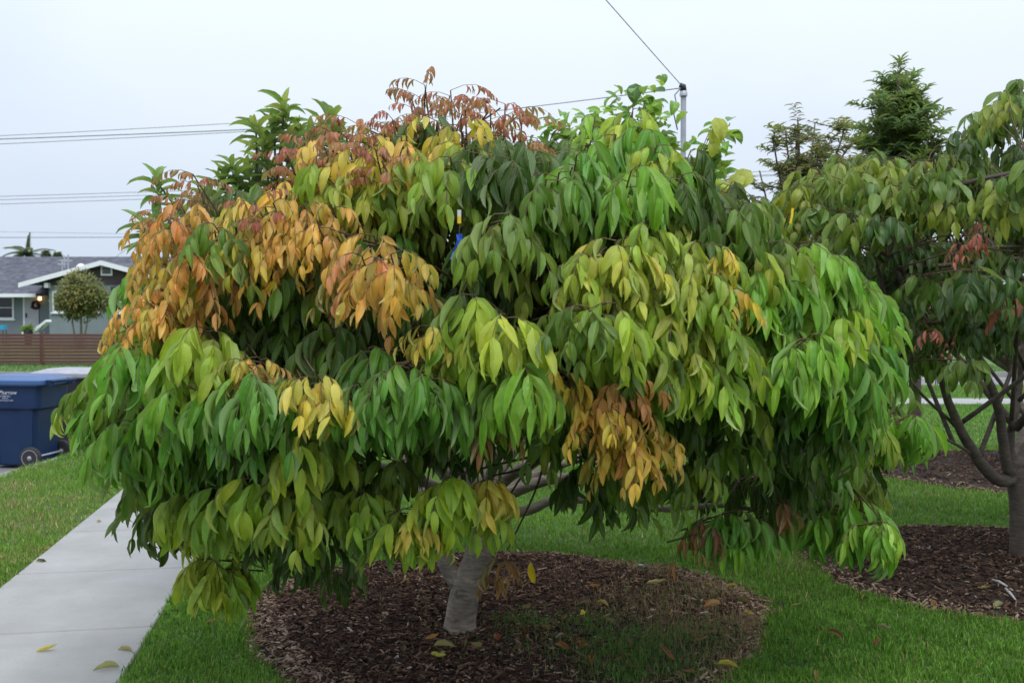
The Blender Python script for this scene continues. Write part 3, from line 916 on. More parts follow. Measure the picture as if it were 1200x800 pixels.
CLUSTERS = '''
br 112 436 1.0|br 150 402 1.0|br 168 396 1.1|li 205 372 1.15|li 238 384 1.1|br 182 470 1.1|br 150 492 1.1|br 222 452 1.1|gr 205 505 1.1|br 120 470 1.0|li 215 410 1.1|md 175 540 1.0|br 95 465 .9
br 292 436 1.0|gr 322 440 1.0|gr 300 468 1.0|ye 372 440 .9|ye 385 462 .9|ye 355 446 .8|gr 432 408 1.0|gr 478 424 1.0|gr 420 448 1.0|gr 500 440 1.0|gr 455 436 1.0
li 556 346 .95|li 592 368 1.0|li 545 392 1.0|br 566 418 1.0|br 604 424 1.05|li 628 428 1.0|br 540 432 1.0|ye 505 382 .7|ye 520 410 .6|yo 652 430 .85|yo 668 444 .8
or 735 446 .9|or 755 478 .9|or 716 470 .8|or 762 505 .9|yo 742 500 1.0|yo 705 476 .8|or 740 520 .8
li 525 545 .9|ye 572 545 1.0|li 482 578 .95|ol 455 585 .9|li 560 566 .85|li 465 585 .8|ye 490 596 .7
li 222 562 1.0|li 262 560 1.1|li 300 548 1.1|ol 335 556 1.1|li 245 585 1.0|li 352 506 1.0|ol 375 552 1.0|li 425 560 .8|li 238 640 1.0|li 262 652 1.0|dk 200 580 .9|dk 170 575 .9|dk 320 600 .9|dk 350 620 .9|dk 390 650 .75
or 200 262 1.0|or 178 292 1.0|or 228 236 1.0|or 215 300 1.0|or 172 352 .9|or 142 380 .7|or 185 335 1.0|or 250 262 1.0|or 180 262 .9|or 235 285 1.0|or 205 330 1.0|or 160 372 .6
or 342 255 1.0|or 328 285 1.0|or 352 232 1.0|or 300 262 .9|or 372 262 .9|or 320 238 .9|or 388 240 .8|yo 340 212 1.0|yo 275 232 1.0|or 438 276 1.1|or 458 298 1.1|or 424 300 1.1|or 302 418 .9|or 285 422 .7
re 388 148 1.1|re 362 162 1.1|re 420 146 1.1|re 450 152 1.1|re 405 160 1.2|re 335 178 1.0|re 498 100 1.25|re 528 106 1.25|re 480 110 1.0|re 592 122 1.2|re 612 132 1.2|re 575 128 1.0|re 226 204 1.0|re 298 236 1.0|re 205 232 1.0|re 460 140 1.0|re 545 124 1.1|re 355 185 1.0|re 190 250 .9|re 440 175 1.0
yo 380 172 1.1|yo 418 182 1.1|yo 470 160 1.1|yo 512 142 1.1|yo 540 140 1.1|yl 400 192 1.1|yl 486 178 1.1|yl 528 184 1.1|yl 450 196 1.1|yl 370 196 1.0|yo 430 162 1.0|yl 545 166 1.0|yo 300 285 .9
dk 498 134 1.0|dk 578 162 1.0|dk 612 172 1.05|dk 598 186 1.0|dk 560 180 1.0|br 676 182 1.0|br 722 158 1.0|br 752 150 1.0|br 655 202 1.0|br 700 196 1.0|br 762 192 1.0|li 742 128 .9|br 690 170 .9|md 640 210 1.0|ol 632 246 1.0|ol 596 250 1.0|ol 575 262 .9|br 740 200 1.1|li 770 170 .8
dk 800 205 1.0|dk 830 225 1.0|md 790 232 1.0|md 850 245 1.0|md 870 240 1.0|ol 880 232 .8
yl 722 282 1.0|yl 762 258 1.0|yl 800 254 1.0|yl 742 300 1.0|yl 782 290 1.05|yl 822 284 1.0|yl 700 322 1.0|yl 762 340 1.05|yl 832 330 1.0|yl 722 355 1.05|yl 792 372 1.1|yl 842 374 1.05|li 858 392 1.05|li 800 410 1.05|li 742 378 1.0|yl 690 300 .9|yl 815 318 1.0|ol 690 360 1.0|ol 770 410 1.0|li 835 420 1.0|yo 846 292 .7|yo 856 336 .8
br 900 284 1.05|br 940 284 1.05|br 962 300 1.05|br 1012 332 .95|br 920 330 1.05|li 958 356 1.0|li 990 362 1.0|br 905 384 .95|br 950 392 1.05|br 1000 410 1.05|br 1030 372 .9|br 975 330 1.0|br 890 318 1.0|br 935 372 1.0|br 985 440 1.0|br 1022 400 .9
br 1050 482 1.0|br 1028 496 1.0|br 1000 474 1.0|br 1066 486 .95|md 980 500 1.0|br 1002 572 1.05|br 972 582 1.05|br 1022 590 1.0|md 960 560 1.0|br 1035 596 .8
br 858 584 .9|br 878 594 .9|dd 832 596 1.0|dd 842 622 .9|dd 920 572 1.0|dd 905 588 .8|dd 566 486 1.0|dd 590 640 .8|dd 578 660 .7|dd 815 612 .9
'''
shoots1 = []
for line in CLUSTERS.strip().split('\n'):
    for e in line.split('|'):
        t, px, py, s = e.split()
        py = float(py) + (14 if float(py) > 540 else 0)
        if t == 'or' and 235 < float(px) < 400 and rnd.random() < .22: t = rnd.choice(('ol', 'md', 'yl'))
        if t == 'yl' and rnd.random() < .18: t = rnd.choice(('ol', 'md', 'li'))
        if t == 'br' and rnd.random() < .12: t = rnd.choice(('gr', 'md', 'li', 'ol'))
        shoots1.append((front_point(float(px), float(py), rnd.uniform(-0.24, 0.06)), t, float(s) * .90, 0.35))
# the mature foliage behind and between them (outline of the crown as the shoots' tips fill it)
OUT = [(115, 455), (150, 405), (200, 310), (235, 235), (300, 215), (370, 170), (470, 130), (560, 150), (640, 175), (700, 165), (790, 180), (850, 230), (900, 280), (970, 300), (1030, 350), (1030, 420),
       (1060, 490), (1020, 560), (985, 585), (900, 560), (860, 570), (760, 560), (700, 560), (640, 530), (560, 520), (460, 550), (370, 600), (260, 620), (190, 560), (120, 500)]


def in_poly(x, y, poly):
    c = False
    for i in range(len(poly)):
        (x1, y1), (x2, y2) = poly[i], poly[i - 1]
        if (y1 > y) != (y2 > y) and x < (x2 - x1) * (y - y1) / (y2 - y1) + x1: c = not c
    return c


for step, push, jit in ((52, 0.24, 22), (62, 0.52, 26), (84, 0.95, 30)):
    for gy in range(110, 660, step):
        for gx in range(80, 1090, step):
            x, y = gx + rnd.uniform(-jit, jit), gy + rnd.uniform(-jit, jit)
            if not in_poly(x, y, OUT): continue
            if 590 < x < 690 and y > 505: continue
            warm = x < 420 and y < 330
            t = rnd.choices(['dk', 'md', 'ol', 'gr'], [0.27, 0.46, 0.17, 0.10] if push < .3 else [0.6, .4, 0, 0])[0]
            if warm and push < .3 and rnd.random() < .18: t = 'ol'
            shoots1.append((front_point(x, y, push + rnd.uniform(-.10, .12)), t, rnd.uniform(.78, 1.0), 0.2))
# far half of the crown
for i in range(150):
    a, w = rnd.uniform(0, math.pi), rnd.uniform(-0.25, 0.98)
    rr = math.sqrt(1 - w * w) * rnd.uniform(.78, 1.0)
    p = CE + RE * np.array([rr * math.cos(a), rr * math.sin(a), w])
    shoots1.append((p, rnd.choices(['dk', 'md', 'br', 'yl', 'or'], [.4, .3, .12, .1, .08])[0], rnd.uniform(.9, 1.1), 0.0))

tree1 = thing('fruit_tree', TREE1, 'wide low tree with drooping lime, yellow and orange leaves over near mulch bed', 'tree')
lv1, tw1 = Leaves(), []
for (p, t, s, cw) in shoots1:
    ax = unit((p - CE) / RE * np.array([1, 1, .7]) + UP * 0.75)
    shoot(lv1, tw1, p, ax, t, s, camward=cw)
# trunk and limbs
mb = MB()
trunk_pts = [TREE1 + np.array(q) for q in ((-.01, 0, -0.10), (-.01, 0, 0.0), (0.0, 0.0, 0.12), (0.03, 0.0, 0.26), (0.085, 0.02, 0.40), (0.105, 0.04, 0.55), (0.07, 0.06, 0.70))]
c = catmull(trunk_pts, 5); rr = np.interp(np.linspace(0, 1, len(c)), [0, .14, .25, .5, .75, 1], [.135, .108, .084, .078, .075, .070])
mb.tube(c, list(rr), 18)
trunk1 = mb.mesh('trunk', True); trunk1.transform(Matrix.Translation(-Vector(TREE1)))
link('trunk', trunk1, tree1, M['bark'])
fork = TREE1 + np.array([0.06, 0.06, 0.68])
nodes1 = []


def limb(parent, origin, pts, r0, r1, nodes, mat, sides=9):
    mb = MB(); c = bough(mb, pts, r0, r1, sides=sides)
    me = mb.mesh('limb', True); me.transform(Matrix.Translation(-Vector([float(q) for q in origin])))
    link('limb', me, parent, mat)
    nodes += c[len(c) // 3:]
    return c


lowf = TREE1 + np.array([0.02, 0.01, 0.22])
limb(tree1, TREE1, [lowf, lowf + np.array([-.09, .03, .12]), lowf + np.array([-.175, .06, .34]), lowf + np.array([-.30, .16, .62]), np.array([-0.95, 5.45, 1.25]), np.array([-1.5, 5.2, 1.7])], .056, .018, nodes1, M['bark'])
LIMBS = [((-.6, 4.9, 1.15), (-1.2, 4.4, 1.55)), ((.3, 5.0, 1.05), (.9, 4.5, 1.35)), ((.1, 4.8, 1.25), (-.1, 4.2, 1.65)), ((.7, 5.5, 1.0), (1.6, 5.5, 1.2)), ((.35, 5.6, 1.3), (.9, 5.4, 2.1)),
         ((-.3, 5.3, 1.4), (-.4, 5.1, 2.3)), ((-.7, 5.6, 1.5), (-1.2, 5.6, 2.1)), ((.1, 5.9, 1.4), (.2, 6.3, 2.2)), ((-.9, 6.0, 1.2), (-1.5, 6.4, 1.6)), ((.8, 6.1, 1.2), (1.4, 6.5, 1.6)), ((.55, 5.2, .88), (1.5, 4.9, .92)), ((-.9, 5.0, 1.0), (-1.8, 4.8, 1.15))]
for a, b in LIMBS:
    a, b = np.array(a), np.array(b)
    m1 = fork + (a - fork) * 0.5 + UP * 0.06
    c = limb(tree1, TREE1, [fork - UP * 0.04, m1, a, b], rnd.uniform(.034, .045), .012, nodes1, M['bark'])
    for q in range(2):           # secondary boughs
        s = c[int(len(c) * (.5 + .25 * q))]
        e = s + unit(np.array([rnd.gauss(0, 1), rnd.gauss(0, 1), rnd.uniform(0, .8)])) * rnd.uniform(.4, .7)
        limb(tree1, TREE1, [s, (s + e) / 2 + UP * .05, e], .018, .008, nodes1, M['bark'], sides=6)
twigs_to([s[0] for s in shoots1], nodes1, tw1)
# low bare branch reaching right under the crown
limb(tree1, TREE1, [fork + np.array([.0, .0, -.02]), P(610, 600, 5.25), P(660, 584, 5.2), P(760, 596, 4.9), P(850, 592, 4.6), P(915, 606, 4.45)], .036, .007, [], M['bark'])
lv1.add(P(622, 658, 4.6), np.array([.1, -.1, -1.0]), np.array([-.3, -1, .2]), .115, .038, 1, np.array([.70, .50, .03, .9]))
tw1.append(([P(596, 615, 4.7), P(606, 640, 4.65), P(622, 658, 4.6)], None, .003))
tm = twig_mesh(tw1); tm.transform(Matrix.Translation(-Vector(TREE1)))
tag(link('twigs', tm, tree1, M['twig']), kind='stuff')

# ---------------------------------------------------------------- the rounded-leaf tree in the second bed
TREE2 = np.array([3.53, 6.85, 0.05])
C2, R2 = np.array([3.55, 6.85, 2.12]), np.array([1.88, 1.8, 1.22])
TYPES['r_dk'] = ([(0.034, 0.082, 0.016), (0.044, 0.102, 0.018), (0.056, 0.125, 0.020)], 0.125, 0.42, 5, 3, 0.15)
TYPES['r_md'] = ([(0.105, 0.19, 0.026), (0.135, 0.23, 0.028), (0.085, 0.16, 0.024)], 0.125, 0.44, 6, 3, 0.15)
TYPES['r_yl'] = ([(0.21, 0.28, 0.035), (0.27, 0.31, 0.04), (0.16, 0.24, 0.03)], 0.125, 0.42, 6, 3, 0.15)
TYPES['r_pk'] = ([(0.45, 0.12, 0.10), (0.5, 0.16, 0.13), (0.42, 0.16, 0.09)], 0.085, 0.32, 4, 3, 0.13)
tree2 = thing('fruit_tree', TREE2, 'rounded-leaf tree with forking grey trunk in mulch bed beside the wide tree', 'tree')
lv2, tw2, shoots2 = Leaves(), [], []
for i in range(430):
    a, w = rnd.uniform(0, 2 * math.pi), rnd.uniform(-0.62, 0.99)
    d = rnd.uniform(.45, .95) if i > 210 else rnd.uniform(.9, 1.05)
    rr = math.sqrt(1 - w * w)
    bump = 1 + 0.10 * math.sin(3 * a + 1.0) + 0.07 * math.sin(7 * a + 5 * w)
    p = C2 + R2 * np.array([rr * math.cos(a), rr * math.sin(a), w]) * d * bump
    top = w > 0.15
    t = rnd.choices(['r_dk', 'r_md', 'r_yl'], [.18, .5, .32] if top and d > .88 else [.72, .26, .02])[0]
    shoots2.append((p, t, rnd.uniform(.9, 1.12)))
for (px, py, dep, t, s) in ((1190, 345, 5.5, 'r_pk', 1.1), (1145, 275, 5.5, 'r_pk', .8), (1150, 258, 5.6, 'r_pk', .7), (1090, 385, 5.6, 'r_pk', .8), (1128, 285, 5.55, 'r_pk', .8), (1060, 165, 6.2, 'r_yl', 1), (1110, 160, 6.4, 'r_yl', 1.1),
                            (1150, 130, 6.6, 'r_md', 1.1), (1175, 110, 6.7, 'r_md', 1.1), (1190, 95, 6.8, 'r_md', 1), (1130, 165, 6.5, 'r_md', 1.1), (1010, 160, 6.2, 'r_yl', 1), (960, 180, 6.1, 'r_yl', 1), (930, 205, 6.1, 'r_yl', 1), (985, 150, 6.3, 'r_yl', 1),
                            (1030, 185, 6.0, 'r_yl', 1), (1080, 190, 6.0, 'r_yl', 1), (920, 250, 6.0, 'r_yl', 1), (1000, 200, 5.9, 'r_yl', 1), (1100, 230, 5.6, 'r_yl', 1), (1170, 210, 5.5, 'r_yl', 1), (1195, 230, 5.4, 'r_yl', 1), (1050, 220, 5.8, 'r_md', 1), (950, 240, 5.9, 'r_md', 1)):
    shoots2.append((P(px, py, dep), t, s))
keep2 = []
for (p, t, s) in shoots2:
    qx, qy, _ = project(p[None]); lim = float(np.interp(qx[0], [870, 910, 950, 1010, 1060, 1110, 1130, 1160, 1200, 1300], [310, 228, 190, 172, 188, 165, 138, 112, 85, 30]))
    if qx[0] < 1330 and qy[0] < lim:
        p = p - UP * (lim - qy[0] + rnd.uniform(0, 25)) * p[1] / FPX
    keep2.append((p, t, s))
shoots2 = keep2
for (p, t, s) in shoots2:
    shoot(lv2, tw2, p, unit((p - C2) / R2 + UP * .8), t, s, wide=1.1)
mb = MB()
c = catmull([TREE2 + np.array(q) for q in ((0, 0, -.1), (0, 0, 0), (-.01, 0, .2), (-.02, .0, .45), (-.05, .02, .62))], 5)
mb.tube(c, list(np.interp(np.linspace(0, 1, len(c)), [0, .25, .6, 1], [.095, .078, .070, .078])), 16)
me = mb.mesh('trunk', True); me.transform(Matrix.Translation(-Vector(TREE2))); link('trunk', me, tree2, M['bark_dark'])
f2 = TREE2 + np.array([-.04, .02, .60])
nodes2 = []
for pts, r0, r1 in (([f2 - UP * .05, P(1165, 560, 6.75), P(1135, 520, 6.6), P(1112, 470, 6.5), P(1085, 380, 6.3), P(1040, 300, 6.2)], .052, .015),
                    ([f2 - UP * .02, P(1180, 545, 6.8), P(1170, 480, 6.75), P(1148, 420, 6.7), P(1135, 380, 6.6), P(1120, 260, 6.5)], .045, .015),
                    ([f2, P(1183, 520, 6.95), P(1190, 480, 7.0), P(1196, 440, 7.1), P(1200, 330, 7.2)], .042, .015),
                    ([f2, P(1215, 540, 6.8), P(1260, 480, 6.6), P(1330, 380, 6.4)], .045, .014),
                    ([f2, P(1205, 520, 7.2), P(1260, 420, 7.7), P(1290, 320, 7.9)], .045, .014),
                    ([P(1145, 535, 6.65), P(1110, 515, 6.5), P(1075, 505, 6.35)], .013, .006),
                    ([P(1150, 545, 6.68), P(1120, 500, 6.6), P(1088, 470, 6.5), P(1050, 430, 6.3)], .017, .007),
                    ([f2 + UP * .3, np.array([3.2, 7.3, 1.5]), np.array([2.6, 7.6, 2.1])], .03, .012),
                    ([f2 + UP * .3, np.array([3.6, 6.2, 1.6]), np.array([3.5, 5.8, 2.3])], .03, .012)):
    limb(tree2, TREE2, pts, r0, r1, nodes2, M['bark_dark'])
for k in range(16):
    a = 2 * math.pi * k / 16 + rnd.uniform(-.2, .2); w = rnd.uniform(-.1, .8)
    s0 = nodes2[rnd.randrange(len(nodes2))]
    e = C2 + R2 * np.array([math.cos(a), math.sin(a), w]) * .7
    limb(tree2, TREE2, [s0, (s0 + e) / 2 + UP * .06, e], .018, .008, nodes2, M['bark_dark'], sides=6)
twigs_to([s[0] for s in shoots2], nodes2, tw2, 0.006)
tm = twig_mesh(tw2); tm.transform(Matrix.Translation(-Vector(TREE2)))
tag(link('twigs', tm, tree2, M['twig']), kind='stuff')
for (px, py, r) in ((1113, 419, .016), (1109, 405, .013), (1117, 403, .013), (1104, 417, .012)):
    mb = MB(); p = P(px, py, 5.9)
    rings = [[(r * math.sin(t) * math.cos(a) + p[0], r * math.sin(t) * math.sin(a) + p[1], 1.1 * r * math.cos(t) + p[2]) for a in np.linspace(0, 2 * math.pi, 9)[:-1]] for t in np.linspace(.1, 3.04, 7)]
    mb.loft(rings); mb.tube([p + UP * r, p + UP * .06 + np.array([.02, 0, 0])], .003, 4)
    me = mb.mesh('fruit', True); me.transform(Matrix.Translation(-Vector(TREE2))); link('fruit', me, tree2, M['fruit'])

# leaves: the 300 that show largest are parts of their own, the rest one mass
arr1, arr2 = lv1.arrays(PROTO_HI), lv2.arrays(PROTO_HI)
cnt1, cnt2 = visible_counts([arr1, arr2])
PM = proto_meshes(PROTO_HI, 'shape')
for tr, arr, cnt in ((tree1, arr1, cnt1), (tree2, arr2, cnt2)):
    ch = np.argsort(-cnt)[:300]
    sel = np.ones(len(cnt), bool); sel[ch] = False
    hid = cnt == 0                                   # leaves deep inside or on the far side are built with fewer faces
    arr_lo = arr[:6] + (arr[6] % len(PROTO_LO),) + arr[7:]
    for a_, pr_, sl_ in ((arr, PROTO_HI, sel & ~hid), (arr_lo, PROTO_LO, sel & hid)):
        me = mass_mesh('crown', a_, pr_, sl_); me.transform(Matrix.Translation(-tr.location))
        tag(link('crown', me, tr, M['leaf_mass']), kind='stuff')
    leaf_parts(tr, arr, PM, ch)
print('leaves', len(cnt1), len(cnt2), 'shoots', len(shoots1), len(shoots2))


# ---------------------------------------------------------------- other trees
def simple_tree(name, base, label, trunk_r, pts, lv, protos, bark, group=None, extra=()):
    base = np.asarray(base, float)
    t = thing(name, base, label, 'tree', group)
    mb = MB(); bough(mb, pts, trunk_r, trunk_r * .35, sides=10)
    me = mb.mesh('trunk', True); me.transform(Matrix.Translation(-Vector(base))); link('trunk', me, t, bark)
    for e, r0 in extra:
        mb = MB(); bough(mb, e, r0, r0 * .35, sides=6)
        me = mb.mesh('limb', True); me.transform(Matrix.Translation(-Vector(base))); link('limb', me, t, bark)
    arr = lv.arrays(protos)
    me = mass_mesh('crown', arr, protos, np.ones(len(arr[0]), bool)); me.transform(Matrix.Translation(-Vector(base)))
    tag(link('crown', me, t, M['leaf_mass']), kind='stuff')
    return t


def rosette(lv, p, ax, L, wr, n, cols, spread=(0.5, 1.3), curl_k=(1, 2, 3, 6)):
    ax = unit(np.asarray(ax, float))
    a1 = unit(np.cross(ax, [0.3, 1, 0.1])); a2 = np.cross(ax, a1)
    for k in range(n):
        az = k * 2.4 + rnd.uniform(-.3, .3); th = spread[0] + (spread[1] - spread[0]) * k / max(1, n - 1)
        o = a1 * math.cos(az) + a2 * math.sin(az)
        d = ax * math.cos(th) + o * math.sin(th)
        nr = ax * math.sin(th) - o * math.cos(th)
        l_ = L * rnd.uniform(.75, 1.15)
        c = np.array(rnd.choice(cols)) * rnd.uniform(.8, 1.2)
        lv.add(p - ax * (k * .012), d, nr, l_, l_ * wr, rnd.choice(curl_k), np.append(c, 0.0))


# loquat-like tree with long upright leaves, behind on the left
LQ = [(0.13, 0.24, 0.035), (0.09, 0.19, 0.03), (0.18, 0.30, 0.05), (0.06, 0.14, 0.03), (0.27, 0.33, 0.06)]
lv = Leaves(); limbs = []
base = np.array([-2.0, 8.4, 0.0]); hub = np.array([-2.0, 8.4, 1.9])
tips = [(333, 128, 8.0), (322, 150, 8.1), (300, 150, 7.9), (350, 150, 8.2), (385, 140, 8.3), (340, 172, 8.0), (310, 172, 8.2), (365, 165, 8.1), (272, 195, 7.9), (262, 210, 8.0), (290, 205, 8.1), (280, 220, 8.0), (185, 215, 7.7), (172, 268, 7.6), (240, 230, 8.0), (215, 250, 7.9), (320, 200, 8.1), (300, 230, 8.2), (350, 200, 8.2), (260, 245, 8.1), (395, 160, 8.4), (280, 250, 7.8), (305, 265, 7.9), (185, 262, 7.8)]
for (px, py, d) in tips:
    p = P(px, py, d)
    rosette(lv, p, (rnd.gauss(0, .3), rnd.gauss(-.1, .3), 1), 0.24, .27, 15, LQ)
    limbs.append(([hub + UP * rnd.uniform(-.4, .2), (hub + p) / 2 + np.array([rnd.gauss(0, .06), 0, -.06]), p], .022))
for i in range(30):
    p = hub + np.array([rnd.gauss(.1, .4), rnd.uniform(.1, 1.0), rnd.uniform(.1, .9)])
    rosette(lv, p, (rnd.gauss(0, .4), rnd.gauss(0, .4), 1), 0.23, .27, 12, LQ)
simple_tree('loquat_tree', base, 'tree with long upright strap leaves rising behind the orange young foliage', .07, [base - UP * .1, base + UP * .8, hub], lv, PROTO_HI, M['bark_dark'], extra=limbs)

# bright broad-leaved tree behind the middle
BG = [(0.16, 0.34, 0.045), (0.11, 0.27, 0.035), (0.21, 0.40, 0.05), (0.30, 0.44, 0.06), (0.08, 0.20, 0.03)]
lv = Leaves(); limbs = []
base = np.array([1.05, 8.7, 0.0]); hub = np.array([1.05, 8.7, 2.0])
ends = [(640, 150, 8.2), (668, 140, 8.3), (700, 125, 8.4), (735, 105, 8.4), (765, 105, 8.5), (772, 135, 8.4), (785, 190, 8.3), (835, 165, 8.6), (845, 150, 8.7), (815, 200, 8.4), (770, 165, 8.2), (750, 125, 8.3), (720, 150, 8.3), (690, 155, 8.4), (830, 210, 8.5), (770, 190, 8.4), (660, 165, 8.3), (850, 190, 8.8), (640, 185, 8.3), (705, 175, 8.2)]
for (px, py, d) in ends:
    p = P(px, py, d); s = hub + np.array([rnd.gauss(0, .3), rnd.gauss(0, .3), rnd.uniform(-.2, .3)])
    limbs.append(([hub, s, (s + p) / 2 + UP * .03, s + (p - s) * .93], .011))
    for q in range(95):
        f = 1.0 - rnd.random() ** 1.4 * .7
        b = s + (p - s) * f + np.array([rnd.gauss(0, .10), rnd.gauss(0, .10), rnd.gauss(-.02, .07)])
        az = rnd.uniform(0, 6.28); d_ = np.array([math.cos(az), math.sin(az), rnd.uniform(-.7, .5)])
        l_ = rnd.uniform(.09, .17)
        lv.add(b, d_, np.array([rnd.gauss(0, .4), rnd.gauss(-.35, .4), 1]), l_, l_ * .58, rnd.randrange(8), np.append(np.array(rnd.choice(BG)) * rnd.uniform(.8, 1.2), 0))
for (px, py) in ((838, 138), (836, 150), (832, 165), (870, 205), (858, 215), (880, 200), (845, 210), (745, 98)):       # a few large pale leaves at the side
    l_ = rnd.uniform(.16, .22)
    yel = py > 130
    lv.add(P(px, py, 8.3), np.array([rnd.uniform(-.8, .8), -.2, -.6]), np.array([rnd.gauss(0, .2), -.9, .4]), l_, l_ * .8, rnd.randrange(8), np.array([.42, .46, .08, 0]) if yel else np.array([.08, .16, .05, 0]))
    limbs.append(([P(800, 215, 8.4), P((px + 800) / 2, (py + 215) / 2 + 6, 8.35), P(px, py, 8.3)], .007))
limbs.append(([hub, P(740, 180, 8.4), P(743, 101, 8.3)], .010))
simple_tree('broadleaf_tree', base, 'bright green broad-leaved tree poking above the middle of the wide crown', .07, [base - UP * .1, base + UP * .9, hub], lv, PROTO_HI, M['bark_dark'], extra=limbs)


def feathery(name, base, label, outline, dep, cols, n_br, L, wr, lean, per=26, protos=PROTO_LO, up=.8):
    """tree of upswept sprays of narrow leaves; outline = list of spray ends in the picture"""
    lv = Leaves(); limbs = []
    base = np.asarray(base, float)
    top = P(*outline[0], dep)
    pts = [base - UP * .1, base + (top - base) * .35 + np.array([.05, 0, 0]), base + (top - base) * .7, top - UP * .1]
    for (px, py) in outline:
        e = P(px, py, dep + rnd.uniform(-.5, .6))
        f = rnd.uniform(.55, .8) if py < 200 else .45
        s = base + (top - base) * f
        if s[2] > e[2] - .15: s = np.array([s[0], s[1], max(base[2] + .8, e[2] - .5)])
        mid = (s + e) / 2 + np.array([0, 0, -.08])
        limbs.append(([s, mid, e], .022))
        for b in range(n_br):
            g = rnd.uniform(.35, 1.0)
            q = s * (1 - g) ** 2 + 2 * mid * g * (1 - g) + e * g * g
            tip = q + np.array([rnd.gauss(0, .22), rnd.gauss(0, .22), rnd.uniform(.02, .30)]) * (1.15 - .5 * g)
            if b < 4: limbs.append(([q, (q + tip) / 2, tip], .008))
            ax = unit(tip - q + UP * up * .15)
            for k in range(per):
                t = k / per
                bb = q + (tip - q) * t
                az = k * 2.4; o = unit(np.array([math.cos(az), math.sin(az), 0]))
                d = ax * lean + o
                l_ = L * rnd.uniform(.7, 1.2)
                lv.add(bb, d, ax - o * .3 + np.array([0, -.2, .3]), l_, l_ * wr, rnd.randrange(4), np.append(np.array(rnd.choice(cols)) * rnd.uniform(.75, 1.25), 0))
    return simple_tree(name, base, label, .07, pts, lv, protos, M['bark_dark'], extra=limbs)


feathery('olive_leaved_tree', (3.35, 11.6, 0), 'open brownish olive tree with sparse small leaves beyond the wide tree', [(935, 140), (905, 160), (920, 150), (955, 145), (890, 200), (915, 190), (940, 180), (925, 215), (895, 230), (950, 210), (880, 250), (910, 250), (975, 160), (990, 150), (1000, 165), (870, 270), (930, 260)],
         11.0, [(0.10, 0.13, 0.03), (0.065, 0.10, 0.028), (0.16, 0.15, 0.04), (0.14, 0.075, 0.035)], 14, 0.10, .34, .6, per=20)
feathery('evergreen_tree', (5.15, 12.6, 0), 'dense pointed dark evergreen tree standing behind the rounded-leaf tree', [(1052, 82), (1040, 100), (1062, 100), (1030, 110), (1072, 118), (1050, 115), (1020, 125), (1085, 130), (1040, 135), (1065, 140), (1015, 150), (1090, 155), (1030, 160), (1055, 165), (1080, 175), (1100, 170), (1010, 175), (1045, 190), (1020, 195), (1070, 195), (1105, 190), (1035, 220), (1060, 225)],
         12.2, [(0.06, 0.15, 0.03), (0.04, 0.105, 0.025), (0.085, 0.18, 0.04), (0.11, 0.15, 0.03)], 17, 0.15, .22, .9, per=24)

# tree of the third bed: grey trunk and dark crown behind the rounded-leaf tree
base = np.array([5.62, 11.0, 0.04])
lv = Leaves(); limbs = []; tw = []
C3 = np.array([5.2, 11.2, 2.2])
top3 = base + np.array([-.05, .1, 1.35])
for i in range(120):
    a, w = rnd.uniform(0, 6.28), rnd.uniform(-.75, .95)
    rr = math.sqrt(1 - w * w) * rnd.uniform(.5, 1)
    p = C3 + np.array([2.3, 1.9, 1.05]) * np.array([rr * math.cos(a), rr * math.sin(a), w])
    shoot(lv, tw, p, unit(p - C3 + UP), rnd.choice(['r_dk', 'r_dk', 'r_md']), 1.15)
    if i % 6 == 0: limbs.append(([top3 - UP * .3, (top3 + p) / 2, p], .03))
t3 = simple_tree('fruit_tree', base, 'dark-leaved tree with pale grey trunk in the far mulch bed', .085, [base - UP * .1, base + np.array([.02, 0, .5]), top3], lv, PROTO_LO, M['bark'], extra=limbs)
tm = twig_mesh(tw, 3); tm.transform(Matrix.Translation(-Vector(base))); tag(link('twigs', tm, t3, M['twig']), kind='stuff')

# clipped hedge-like shrubs closing the view between the near trees
lv = Leaves()
base = np.array([2.9, 14.8, 0])
for i in range(3000):
    a, w, q = rnd.uniform(0, 6.28), rnd.uniform(-1, 1), rnd.random() ** .4
    rr = math.sqrt(1 - w * w)
    p = base + np.array([0, 0, 1.15]) + np.array([1.9, 1.0, 1.15]) * np.array([rr * math.cos(a), rr * math.sin(a), w]) * q * (1 + .12 * math.sin(5 * a))
    if p[2] < .05: continue
    o = unit(np.array([math.cos(a), math.sin(a), w]))
    lv.add(p, o + np.array([rnd.gauss(0, .5), rnd.gauss(0, .5), rnd.gauss(0, .4)]), UP + o * .5, .14, .06, rnd.randrange(4), np.append(np.array(rnd.choice([(0.03, 0.08, 0.02), (0.05, 0.12, 0.025), (0.08, 0.16, 0.03)])) * rnd.uniform(.8, 1.2), 0))
sh = thing('shrub', base, 'dark leafy shrub seen through the gap between the two near trees', 'shrub')
mb = MB()
for k in range(5): mb.tube([(0, 0, -.05), (rnd.gauss(0, .2), rnd.gauss(0, .15), .5), (rnd.gauss(0, .6), rnd.gauss(0, .3), 1.3)], [.03, .022, .01], 6)
mb.build('stem', M['bark_dark'], sh, True)
arr = lv.arrays(PROTO_LO); me = mass_mesh('foliage', arr, PROTO_LO, np.ones(len(arr[0]), bool)); me.transform(Matrix.Translation(-Vector(base)))
tag(link('foliage', me, sh, M['leaf_mass']), kind='stuff')

